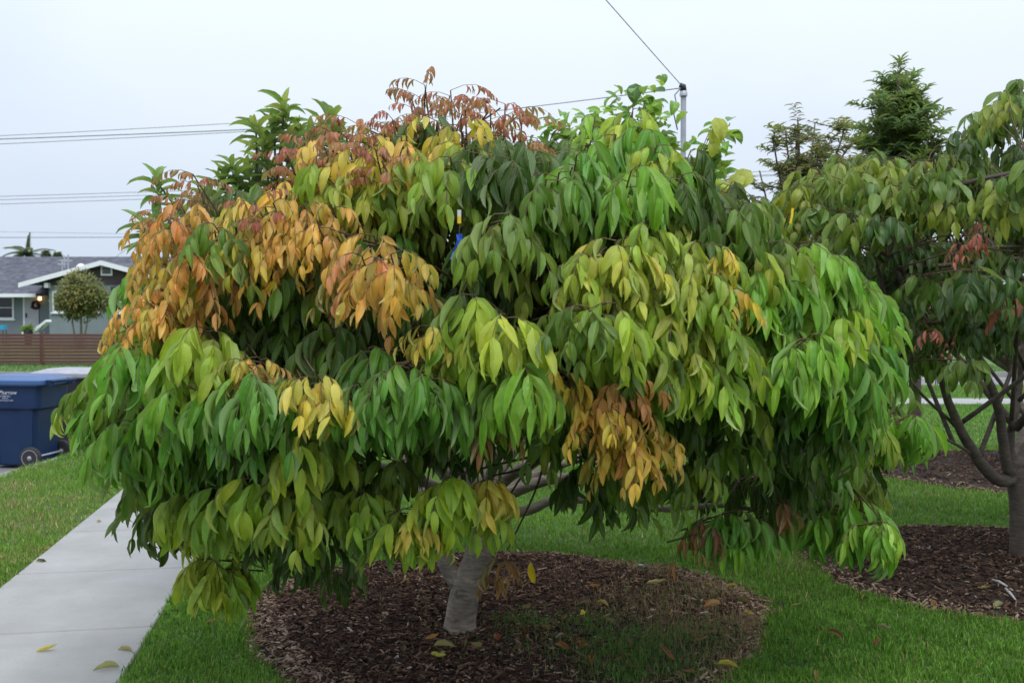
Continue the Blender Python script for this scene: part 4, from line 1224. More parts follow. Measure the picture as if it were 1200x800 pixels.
# ---------------------------------------------------------------- fence across the street
FY = 33.5
fx = lambda px, d: (px - 600) / FPX * d
fence = thing('slat_fence', (fx(48, FY), FY, 0), 'low red-brown fence of horizontal boards in front of the grey house', 'fence')
bw, gap, nb = 0.098, 0.013, 9
board = MB().box((0.045, -.012, 0), (2.355, .012, bw)).mesh('board'); board.materials.append(M['fence_wood'])
for bay in range(-2, 6):
    for k in range(nb):
        o = bpy.data.objects.new('board', board); COL.objects.link(o); o.parent = fence
        o.location = (bay * 2.4 + rnd.uniform(-.004, .004), rnd.uniform(-.004, .004), 0.04 + k * (bw + gap))
post = MB().box((-.05, -.045, -.05), (.05, .05, 1.05)).mesh('post'); post.materials.append(M['fence_wood'])
for bay in range(-2, 7):
    o = bpy.data.objects.new('post', post); COL.objects.link(o); o.parent = fence; o.location = (bay * 2.4, .062, 0)
sheet('fence_border', [(-26, 33.25), (4, 33.25), (4, 33.9), (-26, 33.9)], 0.012, M['soil'])

# ---------------------------------------------------------------- house across the street
HD = 58.0
hz = lambda py, d=HD: P(600, py, d)[2]
hx = lambda px, d=HD: fx(px, d)
house = thing('house', (hx(124), HD, 0.3), 'grey stucco bungalow with brown gable and white trim behind the fence', 'house')
HO = np.array([hx(124), HD, 0.3])


def hb(name, a, b, mat, parent=None, origin=HO, smooth=False):
    mb = MB().box(tuple(np.array(a) - origin), tuple(np.array(b) - origin))
    return mb.build(name, mat, parent or house)


gx0, gx1 = hx(58), hx(190)
ridge = hz(307.5); eave_z = hz(333.5)
slope = (ridge - eave_z) / (hx(124) - hx(28))
xm = hx(124)
wall_top = hz(334)
hb('gable_wall', (gx0, HD, 0.0), (gx1, HD + 10, wall_top - .0), M['stucco'])
# brown gable of horizontal siding
zb = wall_top
sid = MB(); nrow = 9; top_z = ridge - 0.13
for k in range(nrow):
    za, zc = zb + (top_z - zb) * k / nrow, zb + (top_z - zb) * (k + 1) / nrow - .012
    def halfw(z): return min((ridge - .06 - z) / slope, xm - gx0 - .02)
    w0, w1 = halfw(za), max(halfw(zc), .01)
    sid.prism([(xm - w0, za), (xm + w0, za), (xm + w1, zc), (xm - w1, zc)], HD - .03, HD + .05, 'y')
me = sid.mesh('gable_siding'); me.transform(Matrix.Translation(-Vector(HO)))
tag(link('gable_siding', me, house, M['brown_siding']), kind='stuff')
sid = MB().prism([(gx0, wall_top), (gx1, wall_top), (xm, ridge - .09)], HD + .05, HD + .2, 'y'); me = sid.mesh('gable_backing'); me.transform(Matrix.Translation(-Vector(HO))); link('gable_backing', me, house, M['brown_siding'])
# gable roof planes and fascia
xe = hx(28); xr = 2 * xm - xe
for sgn, x_e in ((-1, xe), (1, xr)):
    mb = MB().prism([(xm, ridge), (x_e, eave_z), (x_e, eave_z + .07), (xm, ridge + .07)], HD - .55, HD + 8.5, 'y')
    me = mb.mesh('gable_roof'); me.transform(Matrix.Translation(-Vector(HO))); link('gable_roof', me, house, M['shingle'])
    mb = MB().prism([(xm, ridge + .08), (x_e, eave_z + .08), (x_e, eave_z - .19), (xm, ridge - .19)], HD - .60, HD - .55, 'y')
    me = mb.mesh('fascia'); me.transform(Matrix.Translation(-Vector(HO))); link('fascia', me, house, M['white'])
hb('beam_end', (gx0 - .12, HD - .35, wall_top - .16), (gx0 + .1, HD, wall_top + .12), M['white'])
# gable vent
v0, v1, vz0, vz1 = hx(119.5), hx(133), hz(323), hz(311)
vent = hb('gable_vent', (v0, HD - .09, vz0), (v1, HD - .031, vz1), M['white'])
for k in range(5):
    z = vz0 + .1 + (vz1 - vz0 - .2) * k / 5
    hb('louvre', (v0 + .1, HD - .105, z), (v1 - .1, HD - .092, z + (vz1 - vz0 - .2) / 5 * .8), M['shingle'], vent)
# main body with the long roof
BY = HD + 2.6
bx0 = hx(-150)
hb('wall', (bx0, BY, 0.0), (gx0 - .002, BY + 8, hz(343, BY)), M['stucco'])
ez, rz_ = hz(346, HD + 1.4), hz(302.5, HD + 6.6)
mb = MB().prism([(HD + 1.4, ez), (HD + 6.6, rz_), (HD + 11.8, ez), (HD + 11.8, ez + .09), (HD + 6.6, rz_ + .09), (HD + 1.4, ez + .09)], bx0 - .5, gx1 + 6, 'x')
me = mb.mesh('main_roof'); me.transform(Matrix.Translation(-Vector(HO))); mroof = link('main_roof', me, house, M['shingle'])
hb('eave_fascia', (bx0 - .5, HD + 1.33, ez - .11), (hx(43, HD + 1.4), HD + 1.4, ez + .10), M['white'])
hb('wall', (gx1, BY, 0.0), (gx1 + 6, BY + 8, hz(343, BY)), M['stucco'])


def window(x0, x1, z0, z1, y, nx, nz, name='window', fr=.11):
    w = hb(name, (x0, y - .05, z0), (x1, y - .002, z1), M['white'])
    hb('pane', (x0 + fr, y - .062, z0 + fr), (x1 - fr, y - .052, z1 - fr), M['glass'], w)
    for i in range(1, nx): xx = x0 + (x1 - x0) * i / nx; hb('muntin', (xx - .02, y - .075, z0 + fr), (xx + .02, y - .063, z1 - fr), M['white'], w)
    for i in range(1, nz): zz = z0 + (z1 - z0) * i / nz; hb('muntin', (x0 + fr, y - .079, zz - .02), (x1 - fr, y - .064, zz + .02), M['white'], w)
    hb('sill', (x0 - .08, y - .12, z0 - .07), (x1 + .08, y - .002, z0 - .002), M['white'], w)
    return w


window(hx(-22, BY), hx(17, BY), hz(374, BY), hz(347, BY), BY, 2, 2)
window(hx(62), hx(82), hz(366), hz(341), HD, 2, 2)
window(hx(110), hx(118), hz(366), hz(341), HD, 1, 2)
# bay window with white frames at the right
bay = MB().prism([(hx(132), HD), (hx(140), HD - .45), (hx(163), HD - .45), (hx(171), HD)], hz(368), hz(340)); me = bay.mesh('bay_window'); me.transform(Matrix.Translation(-Vector(HO))); bw_ = link('bay_window', me, house, M['white'])
for (a, b) in ((142, 151), (153, 162)):
    hb('pane', (hx(a), HD - .465, hz(364)), (hx(b), HD - .452, hz(344)), M['glass'], bw_)
    hb('muntin', ((hx(a) + hx(b)) / 2 - .025, HD - .48, hz(364)), ((hx(a) + hx(b)) / 2 + .025, HD - .466, hz(344)), M['white'], bw_)
    hb('muntin', (hx(a), HD - .482, hz(354) - .025), (hx(b), HD - .467, hz(354) + .025), M['white'], bw_)
bay = MB().prism([(hx(130), HD), (hx(139), HD - .6), (hx(164), HD - .6), (hx(173), HD)], hz(340) + .003, hz(336)); me = bay.mesh('bay_roof'); me.transform(Matrix.Translation(-Vector(HO))); link('bay_roof', me, house, M['shingle'])
door = hb('door', (hx(30, BY), BY - .06, 0.35), (hx(46, BY), BY - .002, hz(348, BY)), M['door'])
hb('door_frame', (hx(27.8, BY), BY - .08, 0.35), (hx(30, BY) - .003, BY - .002, hz(347, BY)), M['white'])
hb('handle', (hx(31, BY), BY - .12, hz(372, BY)), (hx(32.3, BY), BY - .062, hz(367, BY)), M['black'], door)
lampz = hz(350, BY)
hb('lamp_backplate', (hx(47.2, BY), BY - .06, lampz - .12), (hx(50, BY), BY - .002, lampz + .16), M['black'])
hb('lamp_glass', (hx(47.4, BY), BY - .24, lampz - .09), (hx(49.8, BY), BY - .062, lampz + .12), M['bulb'])
hb('porch_slab', (bx0, HD + .5, 0.0), (gx0 - .003, BY - .003, 0.33), M['kerb'])
for (px, py, s) in ((75.5, 306, .14), (80, 308, .18), (95, 311, .22), (73, 310, .12)):       # roof pipes and a domed vent
    d = HD + 5.0 - (py - 303) * .3; p = P(px, py + 4, d)
    if px == 95:
        mb = MB(); rings = [[(.3 * math.cos(t) * math.cos(a), .3 * math.cos(t) * math.sin(a), .32 * math.sin(t)) for a in np.linspace(0, 6.283, 13)[:-1]] for t in (0, .4, .8, 1.2, 1.5)]
        mb.loft(rings); me = mb.mesh('roof_vent', True)
    else:
        mb = MB(); mb.tube([(0, 0, -.2), (0, 0, s * 4)], .05, 8); mb.box((-.28, -.05, s * 1.6), (.28, .05, s * 1.6 + .09)); me = mb.mesh('roof_pipe')
    me.transform(Matrix.Translation(Vector([float(q) for q in p - HO]))); link(me.name.split('.')[0], me, house, M['steel'] if px != 95 else M['white'])
wr = MB(); wc = P(41.3, 357.5, BY - .16)
for k in range(26):
    a = 2 * math.pi * k / 26
    for j in range(3):
        r_ = .19 + rnd.uniform(-.04, .05)
        q = wc + np.array([r_ * math.cos(a), rnd.uniform(-.04, .03), r_ * math.sin(a)])
        wr.tube([q, q + np.array([rnd.gauss(0, .05), rnd.gauss(0, .02), rnd.gauss(0, .05)]), q + np.array([rnd.gauss(0, .07), rnd.gauss(0, .04), rnd.gauss(0, .07)])], [.03, .025, .004], 4)
wr.tube([wc + np.array([.2 * math.cos(a), .07, .2 * math.sin(a)]) for a in np.linspace(0, 6.283, 20)], .075, 6)
me = wr.mesh('wreath', True); me.transform(Matrix.Translation(-Vector([float(q) for q in wc]))); o = link('wreath', me, None, M['wreath']); o.location = tuple(float(q) for q in wc)
tag(o, 'dark red round wreath hanging on the pale house door', 'wreath')

# things in the front yard
YD = 52.0
lc = P(41, 392, YD); lc[2] = 0.0
lounge = thing('lounge_chair', lc, 'white reclining lounge chair on the yard behind the fence', 'chair')
gz = P(41, 391, YD)[2]
MB().prism([(-.55, gz - .05), (.15, gz + .12), (.75, gz + .62), (.70, gz + .74), (.08, gz + .26), (-.55, gz + .10)], -.3, .3, 'y').build('cushion', M['lounge'], lounge)
for dx, dy in ((-.45, -.26), (-.45, .26), (.35, -.26), (.35, .26)): MB().tube([(dx, dy, 0), (dx, dy, gz + .12)], .025, 6).build('leg', M['steel'], lounge)
MB().tube([(.36, -.30, gz + .1), (.62, -.30, gz + .5)], .02, 6).build('back_strut', M['black'], lounge)
pc = P(33, 392, YD - 1); pc[2] = 0
pot = thing('potted_plant', pc, 'spiky green plant in a dark pot beside the lounge chair', 'plant')
pz = P(33, 391, YD - 1)[2]
MB().loft([[(r_ * math.cos(a), r_ * math.sin(a), z) for a in np.linspace(0, 6.283, 13)[:-1]] for z, r_ in ((0, .16), (pz - .1, .2), (pz + .2, .24), (pz + .22, .2))]).build('pot', M['black'], pot, True)
lv = Leaves()
for k in range(70):
    az = k * 2.4; th = .3 + 1.2 * k / 70
    d = np.array([math.cos(az) * math.sin(th), math.sin(az) * math.sin(th), math.cos(th)])
    lv.add(np.array([0, 0, pz + .18]), d, np.array([-math.cos(az), -math.sin(az), .8]), rnd.uniform(.35, .55), .06, rnd.choice((1, 2, 3)), np.array([.09, .20, .03, 0]))
arr = lv.arrays(PROTO_LO); tag(link('fronds', mass_mesh('fronds', arr, PROTO_LO, np.ones(len(arr[0]), bool)), pot, M['leaf_mass']), kind='stuff')
bc = P(3, 388, YD); bc[2] = 0
bz = P(3, 381, YD)[2]
stool = thing('side_table', bc, 'small turquoise side table on the yard by the white window', 'table')
MB().box((-.32, -.2, bz - .22), (.14, .2, bz)).build('table_top', M['turquoise'], stool)
for dx, dy in ((-.28, -.16), (-.28, .16), (.1, -.16), (.1, .16)): MB().tube([(dx, dy, 0), (dx, dy, bz - .21)], .02, 6).build('leg', M['black'], stool)

# rounded small tree in front of the house
HT = 50.0
b0 = P(94, 392, HT); b0[2] = 0
lv = Leaves(); cc = P(95, 350, HT)
cols = [(0.14, 0.16, 0.04), (0.10, 0.13, 0.035), (0.20, 0.19, 0.055), (0.06, 0.09, 0.028), (0.24, 0.20, 0.06)]
for i in range(420):
    a, w, q = rnd.uniform(0, 6.28), rnd.uniform(-1, 1), rnd.uniform(.5, 1.0)
    rr = math.sqrt(1 - w * w) * (1.0 if w < .1 else 1.0 - .42 * w)
    ctr = cc + np.array([1.42 * rr * math.cos(a), 1.3 * rr * math.sin(a), (1.35 if w > 0 else 1.0) * w]) * q
    cl = np.array(rnd.choice(cols))
    for k in range(24):
        o = unit(np.array([rnd.gauss(0, 1), rnd.gauss(0, 1), rnd.gauss(.3, 1)]))
        lv.add(ctr + o * rnd.uniform(.05, .22), o, UP + np.array([0, -.5, 0]), rnd.uniform(.12, .2), .085, k, np.append(cl * rnd.uniform(.7, 1.3), 0))
ex = [([b0 + np.array([sx * .1, 0, -.05]), b0 + np.array([sx * .35, 0, 1.0]), cc + np.array([sx * .5, 0, .1])], .07) for sx in (-1, .9)]
simple_tree('garden_tree', b0, 'small rounded olive green tree in front of the grey house', .10, [b0 - UP * .05, b0 + UP * .9 + np.array([.05, 0, 0]), cc + UP * .3], lv, PROTO_TINY, M['bark'], extra=ex)

# palm, small conifer and treetops beyond the roof
pb = P(32, 296, 95); ph = pb[2]; pb[2] = 0
palm = thing('palm_tree', pb, 'feathery palm tree rising behind the dark house roof', 'palm')
MB().tube([(0, 0, -.1), (.1, 0, ph * .5), (0, 0, ph)], [.3, .2, .2], 10).build('trunk', M['bark_dark'], palm, True)
lvc = (0.055, 0.085, 0.055)
for k, (az, el, ln) in enumerate(((0.1, .5, 2.8), (3.0, .6, 2.8), (.4, .1, 2.5), (2.7, .15, 2.5), (1.6, 1.35, 1.7), (0.3, 1.45, 1.9), (3.3, -.2, 2.2), (-.2, -.25, 2.2), (4.5, .7, 2.4), (5.3, .6, 2.4), (1.9, .4, 2.3), (4.0, .3, 2.3))):
    lv = Leaves(); o = np.array([math.cos(az) * math.cos(el), math.sin(az) * math.cos(el), math.sin(el)])
    sd_ = unit(np.cross(o, UP + np.array([.01, .02, 0])))
    for j in range(34):
        t = j / 33
        p = np.array([0, 0, ph]) + o * ln * t - UP * (1.1 * t * t if el < 1.2 else .15 * t)
        for sg in (-1, 1): lv.add(p, sd_ * sg * (.7 if el < 1.2 else .3) + o * (.6 if el < 1.2 else .9) - UP * (.45 if el < 1.2 else 0), UP, .62 * (1 - .5 * t), .12, j, np.append(np.array(lvc) * rnd.uniform(.7, 1.3), 0))
    arr = lv.arrays(PROTO_TINY); link('frond', mass_mesh('frond', arr, PROTO_TINY, np.ones(len(arr[0]), bool)), palm, M['leaf_mass'])
for (px, py, hpx, wpx, dd, nm, lb) in ((67.5, 295, 12, 7, 100, 'conifer', 'tiny dark conifer tip above the house roof ridge'), (158, 299, 8, 12, 98, 'distant_tree', 'dark treetop above the roof at the edge of the orange leaves'), (54, 293, 14, 7, 104, 'small_palm', 'thin bare palm trunk with drooping tuft behind the roof')):
    top = P(px, py, dd); base = top.copy(); base[2] = 0; s = dd / FPX
    lv = Leaves()
    for i in range(380):
        t = rnd.random(); a = rnd.uniform(0, 6.28)
        rr = wpx * .55 * s * ((1.05 - t) if nm == 'conifer' else math.sin(math.pi * min(.95, t + .1))) * rnd.uniform(.4, 1)
        p = np.array([top[0] + rr * math.cos(a), top[1] + rr * math.sin(a), top[2] - hpx * s + hpx * s * t])
        if nm == 'small_palm' and t < .5: continue
        lv.add(p, np.array([math.cos(a), math.sin(a), rnd.uniform(-.8, .3)]), UP, .5, .2, i, np.append(np.array([.06, .085, .06]) * rnd.uniform(.7, 1.3), 0))
    simple_tree(nm, base, lb, .16, [base - UP * .1, (base + top) / 2, top - UP * hpx * s * .3], lv, PROTO_TINY, M['bark_dark'])

# ---------------------------------------------------------------- poles and wires
up_x = P(311, 152, 40)
upb = up_x.copy(); upb[2] = 0
upole = thing('utility_pole', upb, 'brown wooden utility pole with grey transformer behind the strap-leaved tree', 'utility pole')
MB().tube([(0, 0, -.1), (0, 0, up_x[2])], [.15, .11], 12).build('pole', M['pole_wood'], upole, True)
MB().tube([(-.36, -.05, up_x[2] - .75), (-.36, -.05, up_x[2] - .40)], .16, 12).build('transformer', M['steel'], upole, False)
MB().tube([(-.3, -.05, up_x[2] - .55), (0, 0, up_x[2] - .55)], .03, 6).build('bracket', M['steel'], upole)
MB().tube([(-.30, -.05, up_x[2] - .4), (-.42, -.1, up_x[2] - .1), (-.36, -.05, up_x[2] + .2), (0, 0, up_x[2] + .05)], .02, 5).build('lead', M['wire'], upole, True)
mast_top = P(801, 103, 13)
mb0 = mast_top.copy(); mb0[2] = 0
mast = thing('service_mast', mb0, 'thin grey metal service mast with black cap behind the bright green tree', 'pole')
MB().tube([(0, 0, -.05), (0, 0, mast_top[2] - .06)], .036, 12).build('pipe', M['mast'], mast, True)
MB().tube([(0, 0, mast_top[2] - .11), (0, 0, mast_top[2] - .08), (0, 0, mast_top[2] - .02)], [.052, .052, .04], 10).build('collar', M['steel'], mast)
MB().tube([(0, 0, mast_top[2] - .05), (-.01, 0, mast_top[2] + .02), (-.05, 0, mast_top[2] + .04)], [.045, .045, .03], 10).build('weatherhead', M['black'], mast, True)
MB().tube([(-.03, -.02, mast_top[2]), (-.12, -.03, mast_top[2] - .10), (-.10, -.03, mast_top[2] - .2), (-.13, -.03, mast_top[2] - .35), (-.08, -.02, mast_top[2] - .55)], .009, 5).build('loop_cable', M['wire'], mast, True)


def wire(name, a, b, sag, rad, label, group, n=18):
    a, b = np.asarray(a, float), np.asarray(b, float)
    pts = [a + (b - a) * t - UP * sag * 4 * t * (1 - t) for t in np.linspace(0, 1, n)]
    mb = MB(); mb.tube([p - a for p in pts], rad, 5)
    o = mb.build(name, M['wire'], None, True); o.location = tuple(float(q) for q in a)
    return tag(o, label, 'wire', group)


dirw = ray(710, 0) * 11 + np.array([0, 0, H]) - mast_top
wire('service_wire', mast_top, mast_top + dirw * 8, .0, .0055, 'single overhead wire rising steeply from the grey mast', None)
wire('service_wire', mast_top, up_x + np.array([0, -.12, -.1]), .10, .007, 'service wire strung from the grey mast to the wooden utility pole', None)
g1 = 'power lines reaching the wooden utility pole'
for (y0, y1, rd_, lb_) in ((156.5, 142.5, .012, 'topmost thin line of the bundle running to the wooden utility pole'), (160, 151, .020, 'thickest dark line of the bundle running to the wooden utility pole'), (166, 153, .013, 'lowest thin line of the bundle running to the wooden utility pole')):
    a = P(-700, y0 + (y0 - y1) * 700 / 311 * .9, 44); b = up_x.copy(); b[2] = P(311, y1, 40)[2]
    wire('power_line', a, b, .16, rd_, lb_, g1)
for (y0, y1, dz) in ((222.5, 214.5, 0), (226.5, 218.5, 0), (231, 222, 0)):
    sl = (y1 - y0) / 205
    wire('power_line', P(-700, y0 - 700 * sl, 62), P(1900, y0 + 1900 * sl * .8, 62), .25, .017, 'overhead line in the middle bundle against the pale sky', 'middle bundle of power lines')
for (x0, y0, x1, y1, r_) in ((-600, 279, 1900, 274, .03), (-600, 262, 1900, 300, .014), (-600, 348, 1900, 190, .02)):
    wire('far_wire', P(x0, y0, 90), P(x1, y1, 90), .05, r_, 'thin distant wire low over the dark house roof', 'distant wires above the roof')
wire('service_wire', P(133, 303, 60), up_x - UP * .6, .05, .012, 'thin service wire climbing from the dark house roof to the utility pole', None)

# ---------------------------------------------------------------- wheeled carts in the gutter
def rrect(hx_, hy_, z, r_=.06, n=4, ox=0.0):
    out = []
    for (cx_, cy_, a0) in ((hx_ - r_, hy_ - r_, 0), (-hx_ + r_, hy_ - r_, math.pi / 2), (-hx_ + r_, -hy_ + r_, math.pi), (hx_ - r_, -hy_ + r_, 1.5 * math.pi)):
        for k in range(n + 1):
            a = a0 + math.pi / 2 * k / n
            out.append((ox + cx_ + r_ * math.cos(a), cy_ + r_ * math.sin(a), z))
    return out


def text_mesh(txt, size):
    cu = bpy.data.curves.new('print', 'FONT'); cu.body = txt; cu.size = size; cu.align_x = 'LEFT'; cu.shear = 0.2 if size > .05 else 0
    ob = bpy.data.objects.new('tmp', cu); COL.objects.link(ob)
    dg = bpy.context.evaluated_depsgraph_get(); dg.update()
    me = bpy.data.meshes.new_from_object(ob.evaluated_get(dg))
    bpy.data.objects.remove(ob); bpy.data.curves.remove(cu)
    return me


def cart(loc, rz, body_m, lid_m, label, decal):
    """wheels and handle at local +X, decal on the -Y side"""
    t = thing('wheeled_cart', loc, label, 'trash cart', 'wheeled carts standing in the gutter', rz)
    rings = [rrect(.27, .25, .03, .05), rrect(.29, .26, .05, .06), rrect(.335, .285, .60, .06), rrect(.34, .287, .70, .06), rrect(.40, .325, .735, .07), rrect(.405, .33, .80, .07), rrect(.415, .335, .985, .07), rrect(.44, .355, .99, .07), rrect(.44, .355, 1.03, .07)]
    # moulded pockets: the lower body is narrower with two proud ribs
    MB().loft(rings).build('body', body_m, t, False)
    for sy in (-1, 1):
        for (xa, xb) in ((-.30, -.17), (.14, .31)):
            y0 = sy * .255; y1 = sy * .312
            V = []
            for (z, yy, k) in ((.08, .268, .86), (.70, .300, 1.0), (.735, .322, 1.0)):
                V += [(xa * k, sy * yy, z), (xb * k, sy * yy, z), (xb * k, sy * .2, z), (xa * k, sy * .2, z)]
            MB().loft([V[0:4], V[4:8], V[8:12]]).build('body_rib', body_m, t)
    lidr = [rrect(.465, .375, 1.012, .08), rrect(.47, .38, 1.03, .08), rrect(.465, .375, 1.07, .08), rrect(.43, .345, 1.085, .08), rrect(.40, .31, 1.095, .10), rrect(.30, .22, 1.125, .10), rrect(.22, .16, 1.13, .08)]
    lid = MB().loft(lidr).build('lid', lid_m, t, False)
    MB().tube([(.46, -.24, 1.05), (.56, -.24, 1.06), (.56, .24, 1.06), (.46, .24, 1.05)], .018, 8).build('handle', body_m, t, True)
    MB().box((.44, -.26, 1.00), (.53, -.20, 1.075)).build('hinge', body_m, t)
    MB().box((.44, .20, 1.00), (.53, .26, 1.075)).build('hinge', body_m, t)
    MB().tube([(.30, -.36, .135), (.30, .36, .135)], .012, 8).build('axle', M['steel'], t)
    for sy in (-1, 1):
        y = sy * .335
        w = MB().loft([[(.30 + r_ * math.cos(a), y + dy, .135 + r_ * math.sin(a)) for a in np.linspace(0, 6.2832, 25)[:-1]] for r_, dy in ((.095, -.028), (.128, -.03), (.135, -.015), (.135, .015), (.128, .03), (.095, .028))]).build('wheel', M['rubber'], t, True)
        rim = MB(); rim.tube([(.30, y - .03, .135), (.30, y + .03, .135)], .03, 10)
        for k in range(7):
            a = 6.2832 * k / 7
            rim.tube([(.30, y, .135), (.30 + .10 * math.cos(a), y, .135 + .10 * math.sin(a))], .013, 5)
        rim.tube([(.30 + .098 * math.cos(a), y + sy * .02, .135 + .098 * math.sin(a)) for a in np.linspace(0, 6.2832, 25)], .011, 5)
        rim.build('rim', M['steel'] if False else M['cart_greylid'], w, True)
    if decal:
        yy = -.3385
        for txt, size, x, z in (('Pharrow', .066, -.10, .905), ('& SONS INC', .026, -.09, .874), ('DISPOSAL', .020, -.06, .850), ('RECYCLING CART', .022, -.09, .824)):
            me = text_mesh(txt, size)
            me.transform(Matrix.Translation((x, yy, z)) @ Matrix.Rotation(math.pi / 2, 4, 'X')); link('decal', me, t, M['decal'])
        MB().loft([[(-.14 + r_ * math.cos(a), yy - .001 * i, .935 + r_ * math.sin(a)) for a in np.linspace(0, 6.2832, 17)[:-1]] for i, r_ in enumerate((.036, .034))]).build('decal', M['decal'], t)
    return t


cart((-6.07, 12.35, -0.143), R(-7), M['cart_blue'], M['cart_lid'], 'dark blue wheeled cart with white print standing in the gutter', True)
cart((-6.05, 13.75, -0.143), R(-10), M['cart_black'], M['cart_greylid'], 'charcoal wheeled cart with grey lid behind the blue cart', False)

# ---------------------------------------------------------------- ribbons and tags on the trees
def ribbon(name, pts, w, mat, label, group=None, face=(0, -1, 0.15)):
    pts = [np.asarray(p, float) for p in pts]; a = pts[0]
    mb = MB(); V = []
    for i, p in enumerate(pts):
        t = unit(pts[min(i + 1, len(pts) - 1)] - pts[max(i - 1, 0)])
        fn = unit(np.asarray(face, float) + np.array([.3 * math.sin(i * 1.7), 0, 0])); s = unit(np.cross(t, fn)) * w / 2
        th = fn * .0008
        V.append([tuple(p - a - s - th), tuple(p - a + s - th), tuple(p - a + s + th), tuple(p - a - s + th)])
    mb.loft(V); o = mb.build(name, mat, None, False); o.location = tuple(float(q) for q in a)
    return tag(o, label, 'ribbon', group)


q0 = front_point(538, 274, -.02)
ribbon('flagging_tape', [P(538, 274, q0[1]), P(539, 281, q0[1]), P(537, 288, q0[1]), P(534, 296, q0[1] + .01), P(531, 305, q0[1])], .022, M['blue_tape'], 'bright blue tape tied high in the crown below a small yellow tag')
lt = thing('plant_label', P(538, 274, q0[1]), 'narrow yellow and white plant label above the blue tape', 'label')
for (ya, yb, mm, nm) in ((246, 254, 'tag_white', 'white_end'), (253.8, 262, 'tag_yellow', 'yellow_end')):
    a, b = P(538.5, yb, q0[1]) - np.array(lt.location), P(538, ya, q0[1]) - np.array(lt.location)
    MB().box((min(a[0], b[0]) - .006, a[1] - .001, a[2]), (max(a[0], b[0]) + .006, a[1] + .001, b[2])).build(nm, M[mm], lt)
MB().tube([(0, 0, 0), P(538.5, 262, q0[1]) - np.array(lt.location)], .0015, 4).build('string', M['twig'], lt)
q1 = front_point(880, 372, .12)[1]
ribbon('flagging_tape', [P(878, 366, q1), P(879, 373, q1), P(883, 380, q1), P(887, 388, q1)], .034, M['blue_tape'], 'dark blue tape tied between the lime mass and the green right side')
ribbon('plant_label', [P(929, 244, 5.9), P(928, 254, 5.9), P(926, 262, 5.9)], .014, M['tag_yellow'], 'small yellow label hanging in the rounded-leaf tree')


# ---------------------------------------------------------------- fallen leaves, sticks and a sprinkler head
FL = {'tan': (0.40, 0.24, 0.10), 'brown': (0.13, 0.055, 0.032), 'red': (0.22, 0.055, 0.030), 'yellow': (0.55, 0.42, 0.05), 'purple': (0.055, 0.03, 0.035), 'orange': (0.36, 0.13, 0.03), 'pale': (0.36, 0.28, 0.16)}
dead_protos = [leaf_proto(c_, f_, w_, 6, 4) for c_, f_, w_ in ((0.9, 1.1, .15), (-0.7, .9, .12), (1.6, 1.3, .1), (0.3, 1.5, .12))]
DM = proto_meshes(dead_protos, 'dry')
where = {'w': ('on the pale concrete walk', 'fallen leaves on the walk'), 'g': ('lying on the green lawn', 'fallen leaves on the lawn'), 'm': ('lying in the near mulch bed', 'fallen leaves in the near mulch bed'), 'k': ('lying in the bed of the rounded-leaf tree', 'fallen leaves in the second bed')}
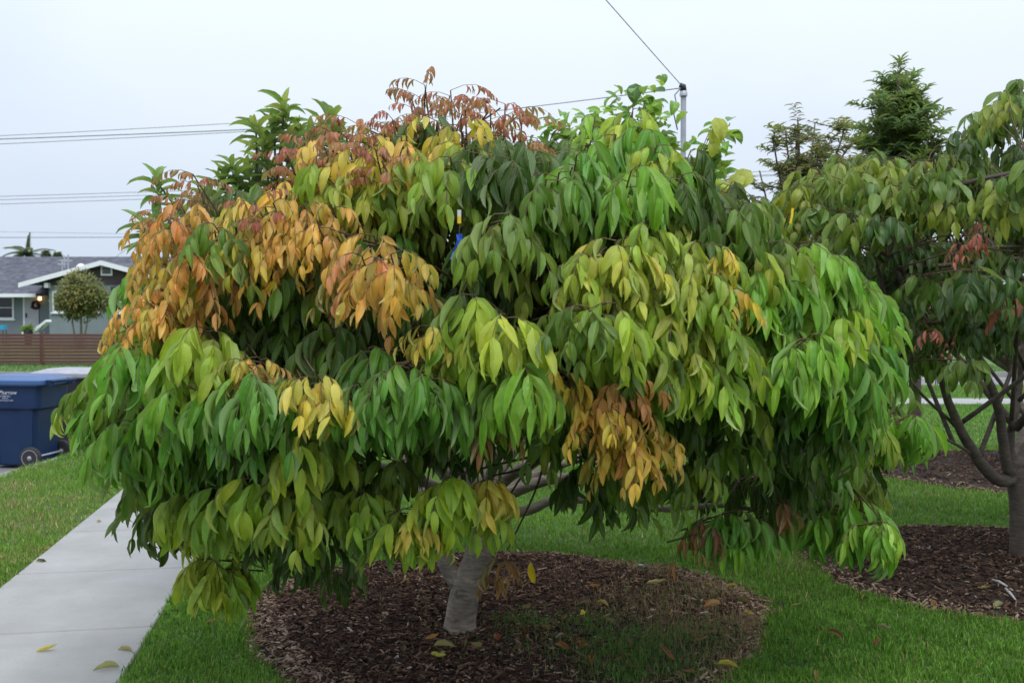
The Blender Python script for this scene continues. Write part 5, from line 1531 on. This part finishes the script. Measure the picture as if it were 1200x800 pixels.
ITEMS = '''w tan 118 612|w purple 42 660|w tan 52 646|w yellow 42 767|w pale 140 785|w pale 155 767|g red 240 738|g purple 1020 742|g brown 1028 743|g brown 962 749|g brown 969 750|g red 1034 759|g purple 918 721|g pale 926 718|g tan 957 796|g brown 30 620|g red 110 560
m red 725 667|m brown 805 694|m yellow 835 693|m yellow 852 691|m orange 845 716|m brown 880 713|m yellow 884 724|m red 870 769|m brown 810 760|m pale 757 695|m brown 695 718|m tan 700 716|m red 665 733|m brown 648 751|m brown 683 758|m brown 680 764|m red 677 770|m red 740 777|m red 790 783|m brown 793 795|m red 818 793|m orange 692 790|m pale 785 724|m red 650 766|m brown 838 765|m brown 610 748|m brown 640 752|m orange 498 762|m yellow 505 779|m pale 516 777|m pale 508 770|m brown 548 765|m red 588 757|m orange 582 756|m brown 655 745|m yellow 686 727|m brown 610 727|m brown 733 760|m tan 570 640|m yellow 840 784|m brown 565 770|m brown 720 742|m red 780 700|m pale 745 676|m brown 770 672|m tan 480 700|m brown 430 690|m orange 690 700
k tan 1010 706|k red 1015 690|k orange 1090 710|k tan 1145 705|k brown 1060 650|k pale 1165 720'''
for line in ITEMS.split('\n'):
    for e in line.split('|'):
        w_, c_, px, py = e.split()
        g = G(float(px), float(py))
        z = {'w': .018, 'g': .045}.get(w_)
        if z is None: z = float(bed_z(0 if w_ == 'm' else 1, g[0], g[1])) + .016
        o = link('fallen_leaf', rnd.choice(DM))
        L = rnd.uniform(.09, .15) if w_ != 'g' else rnd.uniform(.07, .11)
        o.location = (g[0], g[1], z); o.rotation_euler = (rnd.uniform(-.25, .25), rnd.uniform(-.4, .4), rnd.uniform(0, 6.28)); o.scale = (L * rnd.uniform(.2, .36), L, L)
        o.color = (*[q * rnd.uniform(.85, 1.15) for q in FL[c_]], .4)
        word = {'purple': 'dark purple', 'pale': 'pale dry'}.get(c_, c_)
        tag(o, f'curled {word} fallen leaf {where[w_][0]}', 'leaf', where[w_][1])
for (px, py, px2, py2, lb) in ((1163, 697, 1180, 706, 'short pale stick lying on the second mulch bed'), (1178, 708, 1190, 716, 'pale broken stick beside the rounded-leaf trunk')):
    a, b = G(px, py), G(px2, py2)
    za, zb_ = float(bed_z(1, a[0], a[1])) + .02, float(bed_z(1, b[0], b[1])) + .02
    o = MB().tube([(0, 0, za), ((b[0] - a[0]) * .5, (b[1] - a[1]) * .5 + .01, (za + zb_) / 2 + .006), (b[0] - a[0], b[1] - a[1], zb_)], [.008, .009, .005], 6).build('stick', M['dead_stick'], None, True)
    o.location = (a[0], a[1], 0); tag(o, lb, 'stick')
g = G(751, 672); zs = float(bed_z(0, g[0], g[1]))
sp = thing('sprinkler_head', (g[0], g[1], zs), 'small round black sprinkler head at the back of the near bed', 'sprinkler')
MB().loft([[(r_ * math.cos(a), r_ * math.sin(a), z) for a in np.linspace(0, 6.2832, 19)[:-1]] for r_, z in ((.03, -.05), (.03, .012), (.042, .014), (.042, .026), (.03, .030))]).build('cap', M['black'], sp, True)
MB().tube([(0, 0, .028), (0, 0, .034)], .014, 10).build('nozzle', M['steel'], sp)
